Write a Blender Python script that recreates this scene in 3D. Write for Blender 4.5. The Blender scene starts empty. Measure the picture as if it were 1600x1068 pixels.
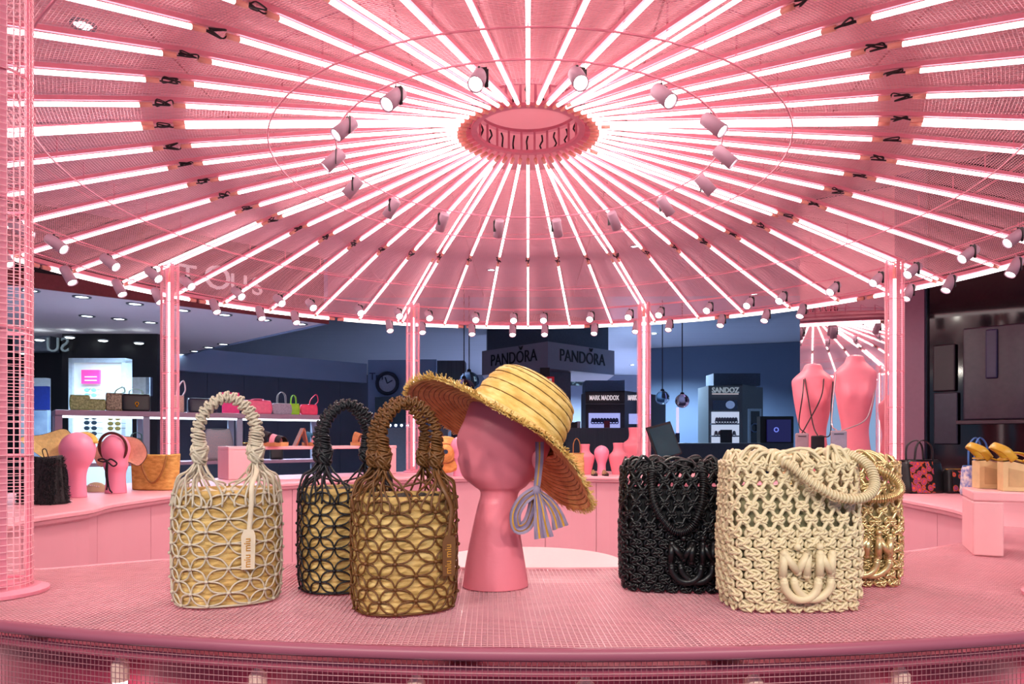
import bpy, math, random
from mathutils import Vector, Matrix, Euler
random.seed(7)
R_ = math.radians
pi = math.pi
col = bpy.context.scene.collection
scene = bpy.context.scene

# ---------------------------------------------------------------- camera, world, exposure
F = 1107.0
CX, CY, CZ = 0.0, -3.685, 1.238      # camera position; the pavilion axis stands at x=0, y=0
YAW = math.atan(25/F)                    # turned slightly left of the axis
ZT = 0.95                                # counter top height
cam_d = bpy.data.cameras.new('camera')
cam = bpy.data.objects.new('camera', cam_d)
col.objects.link(cam)
cam.location = (CX, CY, CZ)
cam.rotation_euler = (pi/2, 0, YAW)
cam_d.sensor_width = 36
cam_d.lens = F/1600*36
cam_d.shift_y = 151/1600
cam_d.clip_start = 0.02
scene.camera = cam
w = bpy.data.worlds.new('world')
scene.world = w
w.use_nodes = True
w.node_tree.nodes['Background'].inputs[0].default_value = (0.3, 0.46, 0.72, 1)
w.node_tree.nodes['Background'].inputs[1].default_value = 0.9
scene.view_settings.view_transform = 'Standard'
scene.view_settings.look = 'None'
scene.view_settings.gamma = 1
scene.view_settings.use_curve_mapping = False
scene.view_settings.exposure = 0.12
NEON = 5.0        # radiance of the neon tubes
SPOT_HUB = 2.3    # watts per hub spotlight
TRACK = 165.0     # watts per unseen track spotlight added on the camera's side
SPOT_RIM = 1.6    # watts per rim spotlight

# ---------------------------------------------------------------- helpers
def P(px, py, D):
    c, s = math.cos(YAW), math.sin(YAW)
    l = (px-800)/F*D
    return Vector((CX+l*c-D*s, CY+D*c+l*s, CZ+(685-py)/F*D))
def T(px, py, z=ZT):
    D = F*(CZ-z)/(py-685)
    return P(px, py, D)
def lin(h):
    h = h.lstrip('#')
    o = []
    for i in (0, 2, 4):
        c = int(h[i:i+2], 16)/255
        o.append(c/12.92 if c <= .04045 else ((c+.055)/1.055)**2.4)
    return (*o, 1)

MATS = {}
def mat(name, color='#888888', rough=.5, metal=0, emit=None, es=0, var=.12, scale=30, bump=0, bscale=80,
        trans=0, alpha=1, spec=.5, stretch=(1, 1, 1), color2=None, ior=1.45, coat=0, aniso_wave=None):
    if name in MATS:
        return MATS[name]
    m = bpy.data.materials.new(name)
    m.use_nodes = True
    nt = m.node_tree
    b = nt.nodes['Principled BSDF']
    c = lin(color) if isinstance(color, str) else color
    b.inputs['Roughness'].default_value = rough
    b.inputs['Metallic'].default_value = metal
    b.inputs['Specular IOR Level'].default_value = spec
    b.inputs['Transmission Weight'].default_value = trans
    b.inputs['IOR'].default_value = ior
    b.inputs['Alpha'].default_value = alpha
    b.inputs['Coat Weight'].default_value = coat
    tc = nt.nodes.new('ShaderNodeTexCoord')
    mp = nt.nodes.new('ShaderNodeMapping')
    mp.inputs['Scale'].default_value = stretch
    nt.links.new(tc.outputs['Object'], mp.inputs[0])
    nz = nt.nodes.new('ShaderNodeTexNoise')
    nz.inputs['Scale'].default_value = scale
    nz.inputs['Detail'].default_value = 4
    nt.links.new(mp.outputs[0], nz.inputs['Vector'])
    rp = nt.nodes.new('ShaderNodeValToRGB')
    rp.color_ramp.elements[0].position = .3
    rp.color_ramp.elements[1].position = .7
    c2 = lin(color2) if color2 else None
    if c2:
        rp.color_ramp.elements[0].color = c2
        rp.color_ramp.elements[1].color = c
    else:
        rp.color_ramp.elements[0].color = tuple(x*(1-var) for x in c[:3])+(1,)
        rp.color_ramp.elements[1].color = tuple(min(1, x*(1+var*.5)) for x in c[:3])+(1,)
    nt.links.new(nz.outputs['Fac'], rp.inputs[0])
    nt.links.new(rp.outputs[0], b.inputs['Base Color'])
    if bump:
        n2 = nt.nodes.new('ShaderNodeTexNoise')
        n2.inputs['Scale'].default_value = bscale
        n2.inputs['Detail'].default_value = 3
        nt.links.new(mp.outputs[0], n2.inputs['Vector'])
        bp = nt.nodes.new('ShaderNodeBump')
        bp.inputs['Strength'].default_value = bump
        bp.inputs['Distance'].default_value = .004
        nt.links.new(n2.outputs['Fac'], bp.inputs['Height'])
        nt.links.new(bp.outputs[0], b.inputs['Normal'])
    if emit is not None:
        b.inputs['Emission Color'].default_value = lin(emit) if isinstance(emit, str) else emit
        b.inputs['Emission Strength'].default_value = es
    MATS[name] = m
    return m

class MB:
    def __init__(s):
        s.v = []; s.f = []; s.mi = []
    def add(s, vs, fs, mi=0):
        o = len(s.v)
        s.v += [tuple(x) for x in vs]
        s.f += [tuple(i+o for i in f) for f in fs]
        s.mi += [mi]*len(fs)
        return s
    def box(s, c, sz, rz=0, rot=None, mi=0, taper=1):
        M = rot if rot else Matrix.Rotation(rz, 3, 'Z')
        c = Vector(c)
        vs = []
        for z in (-.5, .5):
            t = taper if z > 0 else 1
            for x, y in ((-.5, -.5), (.5, -.5), (.5, .5), (-.5, .5)):
                vs.append(c+M@Vector((x*sz[0]*t, y*sz[1]*t, z*sz[2])))
        return s.add(vs, [(3, 2, 1, 0), (4, 5, 6, 7), (0, 1, 5, 4), (1, 2, 6, 5), (2, 3, 7, 6), (3, 0, 4, 7)], mi)
    def rbox(s, c, sz, r=.01, rz=0, mi=0):
        # bevelled box: 3 stacked rounded-rect loops
        c = Vector(c); M = Matrix.Rotation(rz, 3, 'Z')
        hx, hy, hz = sz[0]/2, sz[1]/2, sz[2]/2
        r = min(r, hx*.98, hy*.98, hz*.98)
        loops = []
        for z, ins in ((-hz, r), (-hz+r*.3, r*.3), (-hz+r, 0), (hz-r, 0), (hz-r*.3, r*.3), (hz, r)):
            lp = []
            for (sx, sy, a0) in ((1, 1, 0), (-1, 1, 90), (-1, -1, 180), (1, -1, 270)):
                for k in range(4):
                    a = R_(a0+30*k)
                    lp.append(c+M@Vector((sx*(hx-r)+(r-ins)*math.cos(a), sy*(hy-r)+(r-ins)*math.sin(a), z)))
            loops.append(lp)
        return s.loft(loops, mi=mi)
    def loft(s, loops, closed=True, caps=True, mi=0):
        n = len(loops[0]); vs = [p for l in loops for p in l]; fs = []
        for i in range(len(loops)-1):
            for j in range(n if closed else n-1):
                k = (j+1) % n
                fs.append((i*n+j, i*n+k, (i+1)*n+k, (i+1)*n+j))
        if caps and closed:
            fs.append(tuple(range(n-1, -1, -1)))
            fs.append(tuple((len(loops)-1)*n+j for j in range(n)))
        return s.add(vs, fs, mi)
    def beam(s, a, b, w, h=None, up=(0, 0, 1), mi=0):
        a = Vector(a); b = Vector(b); h = h or w
        t = (b-a).normalized(); u = Vector(up)
        if abs(t.dot(u)) > .98: u = Vector((1, 0, 0))
        x = t.cross(u).normalized(); y = x.cross(t)
        vs = []
        for p in (a, b):
            for i, j in ((-1, -1), (1, -1), (1, 1), (-1, 1)):
                vs.append(p+x*(i*w/2)+y*(j*h/2))
        return s.add(vs, [(3, 2, 1, 0), (4, 5, 6, 7), (0, 1, 5, 4), (1, 2, 6, 5), (2, 3, 7, 6), (3, 0, 4, 7)], mi)
    def wire(s, a, b, w, h=None, seg=.18):
        # a straight wire in short lengths, each a square prism without end caps
        a = Vector(a); b = Vector(b); h = h or w
        k = max(1, int((b-a).length/seg))
        t = (b-a).normalized(); u = Vector((0, 0, 1))
        if abs(t.dot(u)) > .98: u = Vector((1, 0, 0))
        x = t.cross(u).normalized(); y = x.cross(t)
        vs = []; fs = []
        for i in range(k+1):
            p = a.lerp(b, i/k)
            for q, r in ((-1, -1), (1, -1), (1, 1), (-1, 1)): vs.append(p+x*(q*w/2)+y*(r*h/2))
            if i:
                o = (i-1)*4
                for j in range(4): fs.append((o+j, o+(j+1) % 4, o+4+(j+1) % 4, o+4+j))
        return s.add(vs, fs)
    def tube(s, pts, r, n=6, closed=False, mi=0, flat=None, caps=True):
        pts = [Vector(p) for p in pts]; m = len(pts)
        rs = r if isinstance(r, (list, tuple)) else [r]*m
        tn = []
        for i in range(m):
            if closed: t = pts[(i+1) % m]-pts[i-1]
            else: t = pts[min(i+1, m-1)]-pts[max(i-1, 0)]
            tn.append(t.normalized() if t.length > 1e-9 else Vector((0, 0, 1)))
        u = Vector((0, 0, 1))
        if abs(tn[0].dot(u)) > .9: u = Vector((1, 0, 0))
        x = (u-tn[0]*u.dot(tn[0])).normalized()
        loops = []
        for i in range(m):
            x = (x-tn[i]*x.dot(tn[i]))
            x = x.normalized() if x.length > 1e-6 else tn[i].orthogonal().normalized()
            y = tn[i].cross(x)
            fx, fy = flat if flat else (1, 1)
            loops.append([pts[i]+x*(rs[i]*fx*math.cos(2*pi*k/n))+y*(rs[i]*fy*math.sin(2*pi*k/n)) for k in range(n)])
        if closed: loops.append(loops[0])
        return s.loft(loops, caps=caps and not closed, mi=mi)
    def ring(s, c, R, r, n=24, k=6, rot=None, mi=0, a0=0, a1=2*pi):
        c = Vector(c); M = rot or Matrix.Identity(3)
        full = abs(a1-a0-2*pi) < 1e-6
        m = n if full else n+1
        return s.tube([c+M@Vector((R*math.cos(a0+(a1-a0)*i/n), R*math.sin(a0+(a1-a0)*i/n), 0)) for i in range(m)], r, k, closed=full, mi=mi)
    def lathe(s, prof, n=24, c=(0, 0, 0), sx=1, sy=1, rot=None, mi=0, a0=0, a1=2*pi, caps=False):
        c = Vector(c); M = rot or Matrix.Identity(3)
        full = abs(a1-a0-2*pi) < 1e-6
        m = n if full else n+1
        loops = [[c+M@Vector((r*sx*math.cos(a0+(a1-a0)*i/n), r*sy*math.sin(a0+(a1-a0)*i/n), z)) for i in range(m)] for r, z in prof]
        return s.loft(loops, closed=full, caps=caps, mi=mi)
    def ball(s, c, r, n=10, m=6, rot=None, mi=0):
        r = r if isinstance(r, (list, tuple)) else (r, r, r)
        c = Vector(c); M = rot or Matrix.Identity(3)
        loops = []
        for j in range(m+1):
            a = -pi/2+pi*j/m
            q = max(math.cos(a), .02)
            loops.append([c+M@Vector((r[0]*q*math.cos(2*pi*i/n), r[1]*q*math.sin(2*pi*i/n), r[2]*math.sin(a))) for i in range(n)])
        return s.loft(loops, mi=mi)
    def prism(s, poly, z0, z1, mi=0):
        n = len(poly)
        return s.loft([[Vector((x, y, z0)) for x, y in poly], [Vector((x, y, z1)) for x, y in poly]], mi=mi)
    def extr(s, poly3, d, mi=0):
        d = Vector(d)
        return s.loft([[Vector(p) for p in poly3], [Vector(p)+d for p in poly3]], mi=mi)
    def mesh(s, name, mats, smooth=False):
        me = bpy.data.meshes.new(name)
        me.from_pydata(s.v, [], s.f)
        for m in (mats if isinstance(mats, (list, tuple)) else [mats]):
            me.materials.append(m)
        if any(s.mi): me.polygons.foreach_set('material_index', s.mi)
        if smooth: me.polygons.foreach_set('use_smooth', [True]*len(me.polygons))
        me.update()
        return me
    def build(s, name, mats, parent=None, smooth=False, world=False, label=None):
        return link(name, s.mesh(name, mats, smooth), parent, world, label)

def link(name, me, parent=None, world=False, label=None, loc=None, rot=None):
    o = bpy.data.objects.new(name, me)
    col.objects.link(o)
    if parent:
        o.parent = parent
        if world: o.matrix_parent_inverse = LOCS[parent.name].inverted()
    if label: o['label'] = label
    if loc is not None: o.location = loc
    if rot is not None: o.rotation_euler = rot
    return o
LOCS = {}
def thing(name, label, cat, loc=(0, 0, 0), rz=0, group=None, rot=None):
    o = bpy.data.objects.new(name, None)
    col.objects.link(o)
    o.empty_display_size = .05
    o.location = loc
    o.rotation_euler = rot if rot else (0, 0, rz)
    LOCS[o.name] = Matrix.LocRotScale(Vector(loc), Euler(o.rotation_euler), None)
    tag(o, label, cat, group)
    return o
def tag(o, label=None, cat=None, group=None, kind=None):
    if label: o['label'] = label
    if cat: o['category'] = cat
    if group: o['group'] = group
    if kind: o['kind'] = kind
    return o
def copy_tree(o, parent=None):
    c = o.copy(); col.objects.link(c)
    if parent: c.parent = parent
    for ch in list(o.children): copy_tree(ch, c)
    return c
def text_mesh(name, txt, size, material, depth=.004, align='CENTER', parent=None, M=None, bold=0, sx=1):
    cu = bpy.data.curves.new(name, 'FONT')
    cu.body = txt; cu.size = size; cu.extrude = depth; cu.align_x = align; cu.offset = bold
    cu.resolution_u = 3
    t = bpy.data.objects.new(name+'_tmp', cu)
    col.objects.link(t)
    dg = bpy.context.evaluated_depsgraph_get()
    me = bpy.data.meshes.new_from_object(t.evaluated_get(dg))
    bpy.data.objects.remove(t); bpy.data.curves.remove(cu)
    me.materials.clear(); me.materials.append(material)
    if sx != 1: me.transform(Matrix.Diagonal((sx, 1, 1, 1)))
    if M: me.transform(M)
    me.name = name
    return link(name, me, parent)
def pol(r, a, z=0):   # a: degrees from the far direction (+y), positive to the right
    return Vector((r*math.sin(R_(a)), r*math.cos(R_(a)), z))
def bez(pts, n=24, closed=False):
    # Catmull-Rom through pts
    pts = [Vector(p) for p in pts]; out = []; m = len(pts)
    segs = m if closed else m-1
    for i in range(segs):
        p1, p2 = pts[i], pts[(i+1) % m]
        p0 = pts[i-1] if (i > 0 or closed) else p1*2-p2
        p3 = pts[(i+2) % m] if (i+2 < m or closed) else p2*2-p1
        k = max(2, n//segs)
        for j in range(k):
            t = j/k
            out.append(.5*((2*p1)+(p2-p0)*t+(2*p0-5*p1+4*p2-p3)*t*t+(3*p1-p0-3*p2+p3)*t**3))
    if not closed: out.append(pts[-1])
    return out
def obj1(name, mb, mats, label, cat, group=None, smooth=False, kind=None):
    o = mb.build(name, mats, smooth=smooth)
    return tag(o, label, cat, group, kind)

# ---------------------------------------------------------------- materials
PINK = mat('pink_paint', '#eba6b0', .42, var=.04, scale=4)
PINKP = mat('pink_panel', '#e3a0ac', .45, var=.03, scale=3)
PINKD = mat('pink_frame_metal', '#e88da0', .4, var=.06)
PINKM = mat('pink_wire', '#f0b4be', .38, metal=.15, var=.05)
ROSE = mat('rose_powder_coat', '#9c5366', .38, var=.05, scale=8)
MAROON = mat('maroon_panel', '#98304a', .5, var=.08, scale=5)
SKINP = mat('pink_mannequin', '#ea8090', .38, var=.03, scale=20, bump=.08, bscale=160)
SKINB = mat('pink_mannequin_gloss', '#f090ac', .3, var=.03, scale=8)
WHITE = mat('white_lacquer', '#e8d3d3', .35, var=.02)
GLOW = mat('neon_glass', '#ffffff', .3, emit=(1, .81, .79, 1), es=NEON)
CAP = mat('neon_end_cap', '#f5ab98', .45, var=.05)
CABLE = mat('black_cable', '#241a1c', .6)
CAN = mat('spot_can_mauve', '#b596a6', .45, var=.05)
LENS = mat('spot_lens', '#ffffff', .3, emit=(.93, 1, .9, 1), es=14)
LENS.cycles.emission_sampling = 'NONE'
BLACK = mat('black_plastic', '#17161a', .45)

BAYS = {0: 'far bay behind the straw hat', 45: 'far right bay above the pink torsos', 90: 'right side bay', 135: 'near right bay', 180: 'near bay over the camera side',
        225: 'near left bay', 270: 'left side bay', 315: 'far left bay above the shelf unit'}
POSTN = {22.5: 'right of the straw hat', 67.5: 'before the mauve wall', 112.5: 'beyond the right edge', 157.5: 'at the near right', 202.5: 'at the near left edge',
         247.5: 'beyond the left edge', 292.5: 'behind the straw basket bag', 337.5: 'left of the straw hat'}
ORD = ['first', 'second', 'third', 'fourth', 'fifth', 'sixth']
NUM = {2: 'two', 5: 'five', 6: 'six'}
def bay(a, step, n, first):
    a = a % 360
    b = round(a/45)*45
    i = round((a-(b-22.5)-first)/step)
    return '%s of %s anticlockwise, in the %s' % (ORD[i], NUM[n], BAYS[b % 360])
# ---------------------------------------------------------------- setting
floor = MB().box((0, 8, -.05), (26, 36, .1)).build('floor', mat('floor_stone', '#8f7f8c', .35, var=.1, scale=3))
tag(floor, kind='structure')
CEIL = mat('mall_ceiling', '#b9c6d2', .28, var=.06, scale=1.2, stretch=(.3, 8, 1), bump=.15, bscale=2)
c1 = MB()
c1.box((0, 8, 3.45), (26, 36, .1))
tag(c1.build('ceiling', CEIL), kind='structure')
# ceiling boards above the pavilion, the neon's pink light put into their colour
PCEIL = mat('pink_lit_ceiling', '#fbb5bc', .5, var=.04, scale=2)
for i in range(7):
    x0, x1 = -4.6+i*9.2/7, -4.6+(i+1)*9.2/7
    b = MB(); b.box(((x0+x1)/2, 1.4, 3.375), (x1-x0-.012, 11, .045), rz=0)
    o = b.build('ceiling_board', PCEIL, bpy.data.objects['ceiling'])

# ---------------------------------------------------------------- ring of counters
RT = 2.724
def r_in(a):      # inner radius of the near mesh table; a in degrees from the near direction, + to the right
    ks = [(-44, 2.5), (-28, 2.44), (-22.5, 2.18), (-12, 2.12), (3, 2.11), (26, 2.09), (36, 2.08), (60, 2.0)]
    if a <= ks[0][0]: return ks[0][1]
    for (a0, r0), (a1, r1) in zip(ks, ks[1:]):
        if a <= a1:
            t = (a-a0)/(a1-a0); t = t*t*(3-2*t)
            return r0+(r1-r0)*t
    return ks[-1][1]
A0, A1 = -43, 50
def near(r, a, z): return Vector((r*math.sin(R_(a)), -r*math.cos(R_(a)), z))
mt = thing('mesh_counter', 'curved pink wire mesh display counter in the foreground carrying the woven bags', 'counter', near(2.4, 0, 0))
m = MB()
N = 90
loops = []
for i in range(N+1):
    a = A0+(A1-A0)*i/N
    ri = r_in(a)
    loops.append([near(ri+.01, a, ZT-.03), near(RT-.03, a, ZT-.03), near(RT-.03, a, ZT-.045), near(ri+.01, a, ZT-.045)])
m.loft(loops); m.build('tray', mat('tray_rose', '#bb5a6e', .5, var=.15, scale=2.5), mt, world=True)
# outer rim bar, rounded profile
m = MB(); loops = []
for i in range(N+1):
    a = A0+(A1-A0)*i/N
    prof = [(-.012, .001), (-.004, .004), (.004, .003), (.007, -.003), (.007, -.010), (.002, -.013), (-.012, -.013)]
    loops.append([near(RT+q[0], a, ZT+q[1]) for q in prof])
m.loft(loops); m.build('rim', ROSE, mt, smooth=True, world=True)
m = MB()
m.tube([near(r_in(A0+(A1-A0)*i/N), A0+(A1-A0)*i/N, ZT-.002) for i in range(N+1)], .004, 5)
m.build('inner_edge', PINK, mt, world=True)
# wire mesh top: straight wires clipped to the counter's outline
def inside(x, y):
    r = math.hypot(x, y); a = math.degrees(math.atan2(x, -y))
    return A0 <= a <= A1 and r_in(a)+.003 <= r <= RT-.008
m = MB()
sp = .0086
for ang, zz in ((3, 0), (93, .0011)):
    dx, dy = math.cos(R_(ang)), math.sin(R_(ang))
    nx, ny = -dy, dx
    k = int(3.2/sp)
    for i in range(-k, k):
        ox, oy = nx*i*sp, ny*i*sp
        run = None; t = -3.2
        while t < 3.2:
            if inside(ox+dx*t, oy+dy*t):
                if run is None: run = t
            elif run is not None:
                if t-run > .03:
                    m.wire((ox+dx*run, oy+dy*run, ZT-.0012+zz), (ox+dx*(t-.01), oy+dy*(t-.01), ZT-.0012+zz), .0014, .0011)
                run = None
            t += .01
tag(m.build('top_mesh', PINKM, mt, world=True), kind='stuff')
# front wire mesh skirt
m = MB()
z0 = .45
n = int(R_(A1-A0)*RT/.0075)
for i in range(n+1):
    a = A0+(A1-A0)*i/n
    p = near(RT-.006, a, 0)
    m.wire((p.x, p.y, z0), (p.x, p.y, ZT-.012), .0008)
z = z0
while z < ZT-.012:
    m.tube([near(RT-.0045, A0+(A1-A0)*i/60, z) for i in range(61)], .0007, 3)
    z += .0085
tag(m.build('front_mesh', mat('skirt_wire', '#9a6068', .45, metal=.1), mt, world=True), kind='stuff')
m = MB()
loops = []
for i in range(61):
    a = A0+(A1-A0)*i/60
    loops.append([near(RT-.11, a, ZT-.046), near(RT-.10, a, ZT-.046), near(RT-.10, a, .05), near(RT-.11, a, .05)])
m.loft(loops); m.build('inner_panel', MAROON, mt, world=True)
m = MB()
loops = []
for i in range(61):
    a = A0+(A1-A0)*i/60
    loops.append([near(RT-.11, a, .05), near(RT+.0, a, .05), near(RT+.0, a, 0), near(RT-.11, a, 0)])
m.loft(loops); m.build('plinth', ROSE, mt, world=True)
m = MB()
loops = []
for i in range(61):
    a = A0+(A1-A0)*i/60
    ri = r_in(a)
    loops.append([near(ri+.012, a, ZT-.046), near(ri+.03, a, ZT-.046), near(ri+.03, a, 0), near(ri+.012, a, 0)])
m.loft(loops); m.build('back_panel', PINKP, mt, world=True)
# dark strips under the mesh, standing in for radial shadow and reflection stripes
for a in (-34, -17, -2, 6, 21, 38):
    m = MB(); m.beam(near(r_in(a)+.02, a, ZT-.014), near(RT-.02, a, ZT-.014), .05, .006)
    m.build('shade_strip', MAROON, mt, world=True)
# upright neon tubes behind the front mesh
nt_ = []
for px in (-75, 180, 400, 650, 915, 1175, 1400, 1625):
    D = 1.04
    for _ in range(6):
        X = (px-825)/F*D
        D = -math.sqrt(2.655**2-X*X)-CY
    t = thing('counter_neon_tube', 'upright neon tube behind the foreground counter mesh, %s from the left' % ['outermost', 'first in view', 'second in view', 'third in view', 'fourth in view', 'fifth in view', 'sixth in view', 'last, beyond the edge,'][len(nt_)], 'neon tube', (X, CY+D, .10), group='neon tubes inside the mesh counter')
    nt_.append(t)
    MB().lathe([(.011, 0), (.011, .77)], 12, caps=True).build('glass_tube', GLOW, t, smooth=True)
    MB().lathe([(.0135, .755), (.0135, .782), (.006, .79), (.006, .815), (.0, .816)], 12).build('end_cap', mat('cap_cream', '#f0c9ba', .5), t, smooth=True)

# solid pink counter sweeping round the back
ct = thing('display_counter', 'smooth pink curved counter with moulded edge sweeping round behind the mesh counter', 'counter', (0, 2.2, 0))
def r_in2(a):     # a in degrees from the far direction
    b = 180-abs(a)
    if a < 0:
        ks = [(46, 2.36), (54, 2.19), (68, 1.95), (88, 1.83), (120, 1.78), (180, 1.74)]
    else:
        ks = [(50, 2.02), (62, 1.92), (82, 1.82), (120, 1.78), (180, 1.74)]
    if b <= ks[0][0]: return ks[0][1]
    for (a0, r0), (a1, r1) in zip(ks, ks[1:]):
        if b <= a1:
            t = (b-a0)/(a1-a0); t = t*t*(3-2*t) if a1 < 90 else t
            return r0+(r1-r0)*t
    return ks[-1][1]
L0, L1 = -134, 130
m = MB(); loops = []
for i in range(121):
    a = L0+(L1-L0)*i/120
    ri = r_in2(a)
    prof = [(RT, -.045), (RT, 0), (ri+.006, 0), (ri, -.006), (ri, -.018), (ri+.012, -.024), (ri+.014, -.036), (ri+.03, -.045)]
    loops.append([pol(q[0], a, ZT+q[1]) for q in prof])
m.loft(loops); m.build('worktop', PINK, ct, world=True)
na = 21
for i in range(na):
    a0 = L0+(L1-L0)*i/na+.06; a1 = L0+(L1-L0)*(i+1)/na-.06
    m = MB(); loops = []
    for k in range(5):
        a = a0+(a1-a0)*k/4
        ri = r_in2(a)+.04
        loops.append([pol(ri, a, ZT-.046), pol(ri+.02, a, ZT-.046), pol(ri+.02, a, .06), pol(ri, a, .06)])
    m.loft(loops); m.build('front_panel', PINKP, ct, world=True)
m = MB(); loops = []
for i in range(121):
    a = L0+(L1-L0)*i/120
    loops.append([pol(RT-.05, a, ZT-.046), pol(RT-.03, a, ZT-.046), pol(RT-.03, a, 0), pol(RT-.05, a, 0)])
m.loft(loops); m.build('outer_panel', PINKP, ct, world=True)
m = MB(); loops = []
for i in range(121):
    a = L0+(L1-L0)*i/120
    loops.append([pol(r_in2(a)+.065, a, .06), pol(RT-.06, a, .06), pol(RT-.06, a, 0), pol(r_in2(a)+.065, a, 0)])
m.loft(loops); m.build('plinth', ROSE, ct, world=True)

# low white round table in the middle
t = thing('round_table', 'low white round display table in the centre of the pavilion behind the mannequin head', 'table', (0, 0, 0))
MB().lathe([(0, .60), (.5, .60), (.515, .592), (.515, .57), (.5, .562), (0, .562)], 48).build('table_top', WHITE, t, smooth=False)
MB().lathe([(.30, .562), (.28, .3), (.28, .05), (.36, .03), (.36, 0), (0, 0)], 32).build('pedestal', PINKP, t, smooth=False)

# ---------------------------------------------------------------- roof of the pavilion
ZH, ZR, RH, RR = 2.838, 2.306, .266, 3.05
RK, ZK = 1.70, 2.600      # the bars bend slightly at this radius
def zs(r):
    if r < RK: return ZH-(r-RH)*(ZH-ZK)/(RK-RH)
    return ZK-(r-RK)*(ZK-ZR)/(RR-RK)
rf = thing('pavilion_roof', 'pink metal umbrella-shaped pavilion roof frame of radiating bars around a round hub', 'roof frame', (0, 0, 2.306))
for zz, nm in ((ZH, 'lower_hub_ring'), (ZH+.116, 'upper_hub_ring')):
    m = MB(); m.lathe([(RH, zz-.008), (RH+.03, zz-.008), (RH+.03, zz+.008), (RH, zz+.008), (RH, zz-.008)], 64)
    m.build(nm, PINKD, rf, world=True)
hm = MB().beam((0, 0, ZH), (0, 0, ZH+.116), .012).mesh('hub_upright', PINKD)
for i in range(24):
    a = 7.5+15*i
    link('hub_upright', hm, rf, True, loc=pol(RH+.012, a))
hb = MB().tube(bez([(0, 0, ZH+.1), (.012, .004, ZH+.07), (-.006, .008, ZH+.04), (.01, .002, ZH+.012)], 8), .005, 5).mesh('hub_cable', CABLE)
for i in range(24):
    link('hub_cable', hb, rf, True, loc=pol(RH+.03, 15*i), rot=(0, 0, random.random()*6))
# 48 radial bars (doubled over the posts)
ang48 = [7.5*i for i in range(48)]
posts = [22.5+45*i for i in range(8)]
bm_ = MB().beam((RH+.02, 0, ZH+.012), (RK, 0, ZK+.012), .010, .016).beam((RK, 0, ZK+.012), (RR, 0, ZR+.012), .010, .016).mesh('spoke_bar', PINKD)
for a in ang48:
    link('spoke_bar', bm_, rf, True, rot=(0, 0, R_(90-a)))
for rr, th, dz in ((.97, .0045, -.03), (1.28, .004, -.035), (1.42, .004, .06), (2.18, .004, -.03), (2.32, .004, .05), (2.62, .004, -.02), (2.9, .004, -.02), (2.75, .006, .04)):
    m = MB(); m.ring((0, 0, zs(rr)+dz), rr, th, 96, 5); m.build('ring_rod', PINKD, rf, world=True)
m0 = MB().beam((1.28, 0, zs(1.28)-.035), (1.28, 0, zs(1.28)+.10), .005).beam((1.28, 0, zs(1.28)+.10), (1.42, 0, zs(1.42)+.06), .004)
m0.beam((2.18, 0, zs(2.18)-.03), (2.18, 0, zs(2.18)+.09), .005)
m0 = m0.mesh('rod_strut', PINKD)
for a in ang48: link('rod_strut', m0, rf, True, rot=(0, 0, R_(90-a)))
m = MB()
m.lathe([(RR-.015, ZR+.03), (RR+.02, ZR+.03), (RR+.02, ZR+.005), (RR-.015, ZR+.005), (RR-.015, ZR+.03)], 96)
m.build('rim_band', PINKD, rf, world=True)
# wire mesh skin between the bars
m = MB()
for i in range(48):
    a0, a1 = ang48[i], ang48[i]+7.5
    am = a0+3.75
    r = RH+.25
    while r < RR-.02:
        p, q = pol(r, a0, zs(r)+.03), pol(r, a1, zs(r)+.03)
        m.wire(p, q, .0019)
        r += .0125
    for k in range(-12, 13):
        off = k*.016
        # wires parallel to the sector's middle line
        rs = max(RH+.25, abs(off)/math.tan(R_(3.75)))
        if rs > RR-.06: continue
        e = pol(1, am); s_ = Vector((e.y, -e.x, 0))
        for ra, rb in ((rs, RK), (max(rs, RK), RR-.03)):
            if rb-ra > .02: m.wire(e*ra+s_*off+Vector((0, 0, zs(ra)+.031)), e*rb+s_*off+Vector((0, 0, zs(rb)+.031)), .0019)
tag(m.build('roof_mesh', PINKM, rf, world=True), kind='stuff')

# neon tubes: an inner and an outer one on every bar
def tube_set(r0, r1, offy=0, rad=.0086):
    g = MB().tube([(r0, offy, zs(r0)-.012), (r1, offy, zs(r1)-.012)], rad, 10).mesh('glass_tube', GLOW, True)
    c0 = MB().tube([(r0-.042, offy, zs(r0-.042)-.012), (r0+.004, offy, zs(r0)-.012)], rad*1.12, 10).mesh('end_cap', CAP, True)
    c1 = MB().tube([(r1-.004, offy, zs(r1)-.012), (r1+.042, offy, zs(r1+.042)-.012)], rad*1.12, 10).mesh('end_cap', CAP, True)
    return g, c0, c1
def squiggle(r0, r1, seed):
    rd = random.Random(seed)
    pts = [(r0, 0, zs(r0)-.012)]
    for k in range(7):
        t = (k+.5)/7
        pts.append((r0+(r1-r0)*(.15+.7*abs(math.sin(k*2.1))), rd.uniform(-.022, .022), zs(r0)-.012+rd.uniform(-.012, .012)))
    pts.append((r1, 0, zs(r1)-.012))
    return MB().tube(bez(pts, 40), .0032, 4).mesh('cable', CABLE)
IN0, IN1, OU0, OU1 = .365, 1.625, 1.785, 2.98
g_in = tube_set(IN0, IN1); g_out = tube_set(OU0, OU1)
g_in2 = tube_set(IN0+.06, IN1, .045, .007); g_out2 = tube_set(OU0, OU1, .045, .007)
cab = [squiggle(IN1+.04, OU0-.04, s) for s in range(5)]
def radial(nm, label, grp, gs, a, r0, cable=None):
    base = pol(r0, a, zs(r0))
    rz = R_(90-a)
    t = thing(nm, label, 'neon tube', base, 0, grp)
    for q, me in zip(('glass_tube', 'end_cap', 'end_cap'), gs):
        link(q, me, t, True, rot=(0, 0, rz))
    if cable: link('cable', cable, t, True, rot=(0, 0, rz))
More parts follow.
